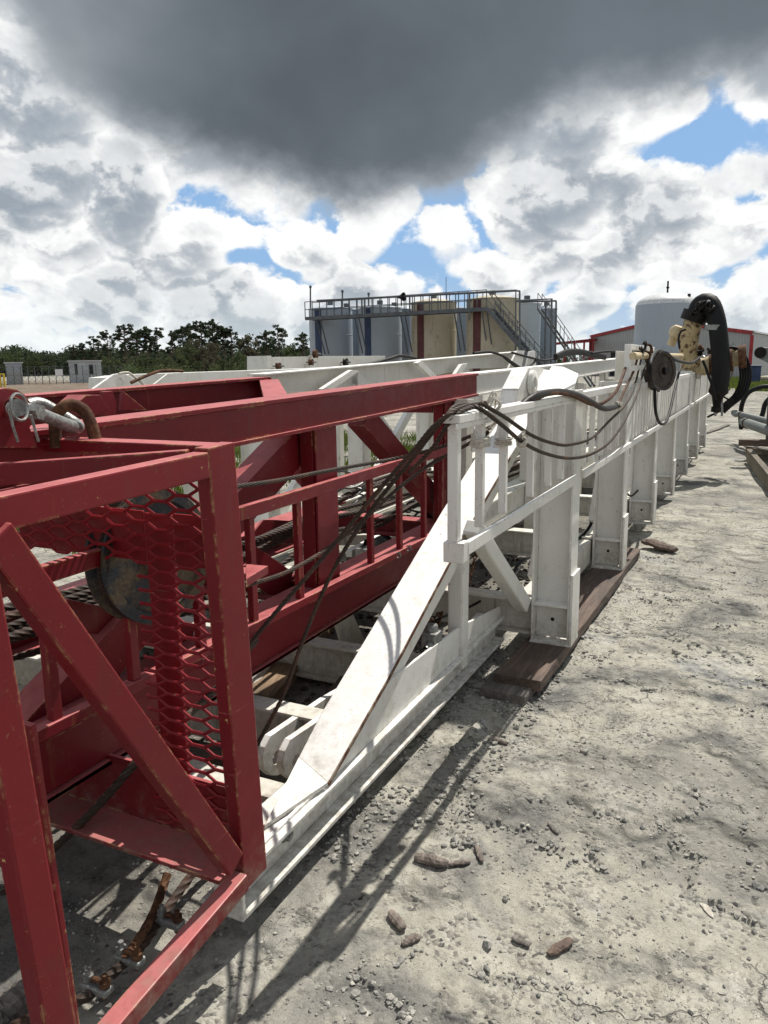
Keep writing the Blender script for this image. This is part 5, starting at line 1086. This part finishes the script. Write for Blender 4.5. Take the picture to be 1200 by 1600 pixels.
rope([X(a, b, xm+.1) for a, b in ((1150, 546), (1162, 562), (1165, 590), (1164, 610), (1158, 622), (1148, 627), (1136, 623), (1128, 618))], .013, 'thin black cable loop hanging widest at the right of the hoses', BLACKR, 'cable', 'cable', plainr=True)
rope([X(a, b, xm) for a, b in ((1131, 630), (1125, 642), (1113, 648), (1105, 652))], .016, 'short black hose end pointing back to the mast', BLACKR, 'hose', 'hose', plainr=True)
rope([X(a, b, 11.8) for a, b in ((1062, 545), (1060, 530), (1064, 518), (1072, 515))], .014, 'black hose rising to the small valve left of the elbow', BLACKR, 'hose', 'hose', plainr=True)
rope([X(a, b, 11.5) for a, b in ((1098, 563), (1103, 575), (1108, 590), (1114, 606), (1118, 625))], .018, 'black hose hanging between the cream pipe and the thick hose', BLACKR, 'hose', 'hose', plainr=True)
rope(YY((925, 552, 1.6), (950, 549, 1.55), (980, 550, 1.5), (1000, 548, 1.4)), .012, 'black cable lying along the white chord towards the head frame', BLACKR, 'cable', 'cable', plainr=True)
for k, pts in enumerate([[(740, 552), (765, 550), (785, 556), (800, 566), (812, 574)], [(785, 556), (805, 572), (820, 575), (833, 568), (838, 560)], [(800, 551), (830, 559), (850, 563), (868, 560), (880, 558)]]):
    rope(YY(*[(a, b, 3.45) for a, b in pts]), .018, ['black cable looping left over the far mast end', 'black cable sagging between the far end lugs', 'black cable running right from the far end lugs'][k], BLACKR, 'cable', 'cable', plainr=True)
rope(YY(*[(a, b, 4.8) for a, b in ((205, 598), (222, 590), (245, 581), (262, 579), (285, 580))]), .014, 'brown hose lying over the far white beam', RUST, 'hose', 'hose', plainr=True)
rope(YY(*[(a, b, 4.8) for a, b in ((186, 584), (200, 582), (214, 592), (225, 602))]), .010, 'pale cord tied round the pin lug of the far beam', CORD, 'cord', 'cord', plainr=True)
rope(YY(*[(a, b, 6.4) for a, b in ((565, 572), (590, 566), (610, 560), (625, 556), (650, 560))]), .03, 'dark cable heap over the right end of the white box beam', BLACKO, 'cable', 'cable', plainr=True)
for k in range(3): rope(YY(*[(a, b+k*2, 1.7) for a, b in ((868, 556), (885, 549), (905, 548), (925, 552), (945, 556))]), .02, ['upper', 'middle', 'lower'][k]+' black hose of the heap on the white chord before the head frame', BLACKO, 'hose', 'hose', 'hose heap on the chord', plainr=True)

# ================================================================== right edge: cylinders, frame, machine
def cyl_thing(p, q, r, label):
    d = (q-p).normalized(); t = thing('hydraulic_cylinder', label, 'cylinder', (p.x, p.y, p.z-r), 'hydraulic cylinders at the right edge'); L = (q-p).length
    MB().lathe(p+d*.28, d, [(0, 0), (r*1.06, 0), (r*1.06, .06), (r, .065), (r, L-.28), (0, L-.28)], 28).build('barrel', GREYP, t); MB().cyl(p+d*.1, p+d*.3, r*.62, 16).build('rod', GREYP, t)
    s_ = V3((d.y, -d.x, 0)).normalized(); n = 18; o = [p+d*(.05*math.cos(a)-.02)+V3((0, 0, 1))*.05*math.sin(a) for a in [R(x) for x in range(90, 271, 20)]]+[p+d*.14+V3((0, 0, -.07)), p+d*.14+V3((0, 0, .07))]
    plate_hole([x-s_*.02 for x in o], p-d*.01-s_*.02, .022, s_*.04).build('eye', GREYP, t)
    MB().torus(p+d*.4, d, r*1.05, .012, 24, 6).build('band', RUST, t); return t
cyl_thing(Z(1146, 645, .60)*1.0, Z(1240, 668, .52), .055, 'upper grey green hydraulic cylinder poking in from the right edge')
cyl_thing(Z(1158, 658, .50), Z(1250, 690, .42), .085, 'lower thicker grey green hydraulic cylinder at the right edge')
for k in (0, 1): p = Z(1195+20*k, 700, .2); timber((p.x, p.y+.4, .28), (p.x, p.y-.9, .28), .12, .10, ['near', 'far'][k]+' block carrying the hydraulic cylinders', TIMBER, 'blocks under the cylinders')
sf = thing('channel_rack', 'rusty grey steel channel frame lying on the ground at right edge', 'frame', Z(1190, 720, 0))
a, b = Z(1166, 722, .0), Z(1215, 790, .0); m_ = MB(); m_.beam(a+V3((0, 0, .11)), b+V3((0, 0, .11)), .012, .2); m_.beam(a+V3((0, -.03, .21)), b+V3((0, -.03, .21)), .08, .012); m_.build('channel', RUSTB, sf)
for f, nm in ((.02, 'cross_member'), (.45, 'cross_member'), (.8, 'cross_member')): p = a.lerp(b, f); m_ = MB(); m_.beam(p+V3((0, 0, .14)), p+V3((.35, -1.4, .14)), .09, .012); m_.beam(p+V3((0, 0, .08)), p+V3((.35, -1.4, .08)), .012, .12); m_.build(nm, RUSTB, sf)
m_ = MB(); a2 = Z(1165, 706, .12); m_.beam(a2, a2+V3((-1.1, -.75, 0)), .012, .16); m_.beam(a2+V3((0, -.0, .085)), a2+V3((-1.1, -.75, .085)), .09, .012); m_.build('channel', RUSTB, sf)
rope([Z(1158, 668, .35)]+[X(a, b, 17) for a, b in ((1157, 650), (1160, 630), (1168, 615), (1182, 607), (1200, 604), (1230, 610))], .045, 'thick black hose arching at the right edge', BLACKR, 'hose', 'hose', plainr=True)
rope([X(a, b, 16.5) for a, b in ((1235, 600), (1200, 625), (1192, 645), (1186, 670))], .045, 'second black hose dropping behind the cylinders at the right edge', BLACKR, 'hose', 'hose', plainr=True)
mc = thing('machine', 'grey green lifting arm of a machine at the right edge', 'machine', Z(1215, 680, 0)); p = X(1188, 551, 14)
pp(mc, 'arm_plate', GREYP, [X(1183, 543, 14), X(1178, 551, 14), X(1183, 559, 14), X(1200, 567, 14), X(1250, 575, 14), X(1250, 543, 14)], (.12, 0, 0), .01)
MB().lathe(p, (-1, 0, 0), [(0, .05), (.05, .05), (.05, .03), (.09, .03), (.09, -.05)], 22).build('pin', BLACKO, mc); bp(mc, 'column', BLACKR, X(1212, 690, 14.2), X(1212, 575, 14.2), .2, .3, (1, 0, 0)); bp(mc, 'cylinder_mount', GREYP, X(1200, 690, 14.5), X(1205, 600, 14.5), .08, .1, (1, 0, 0))
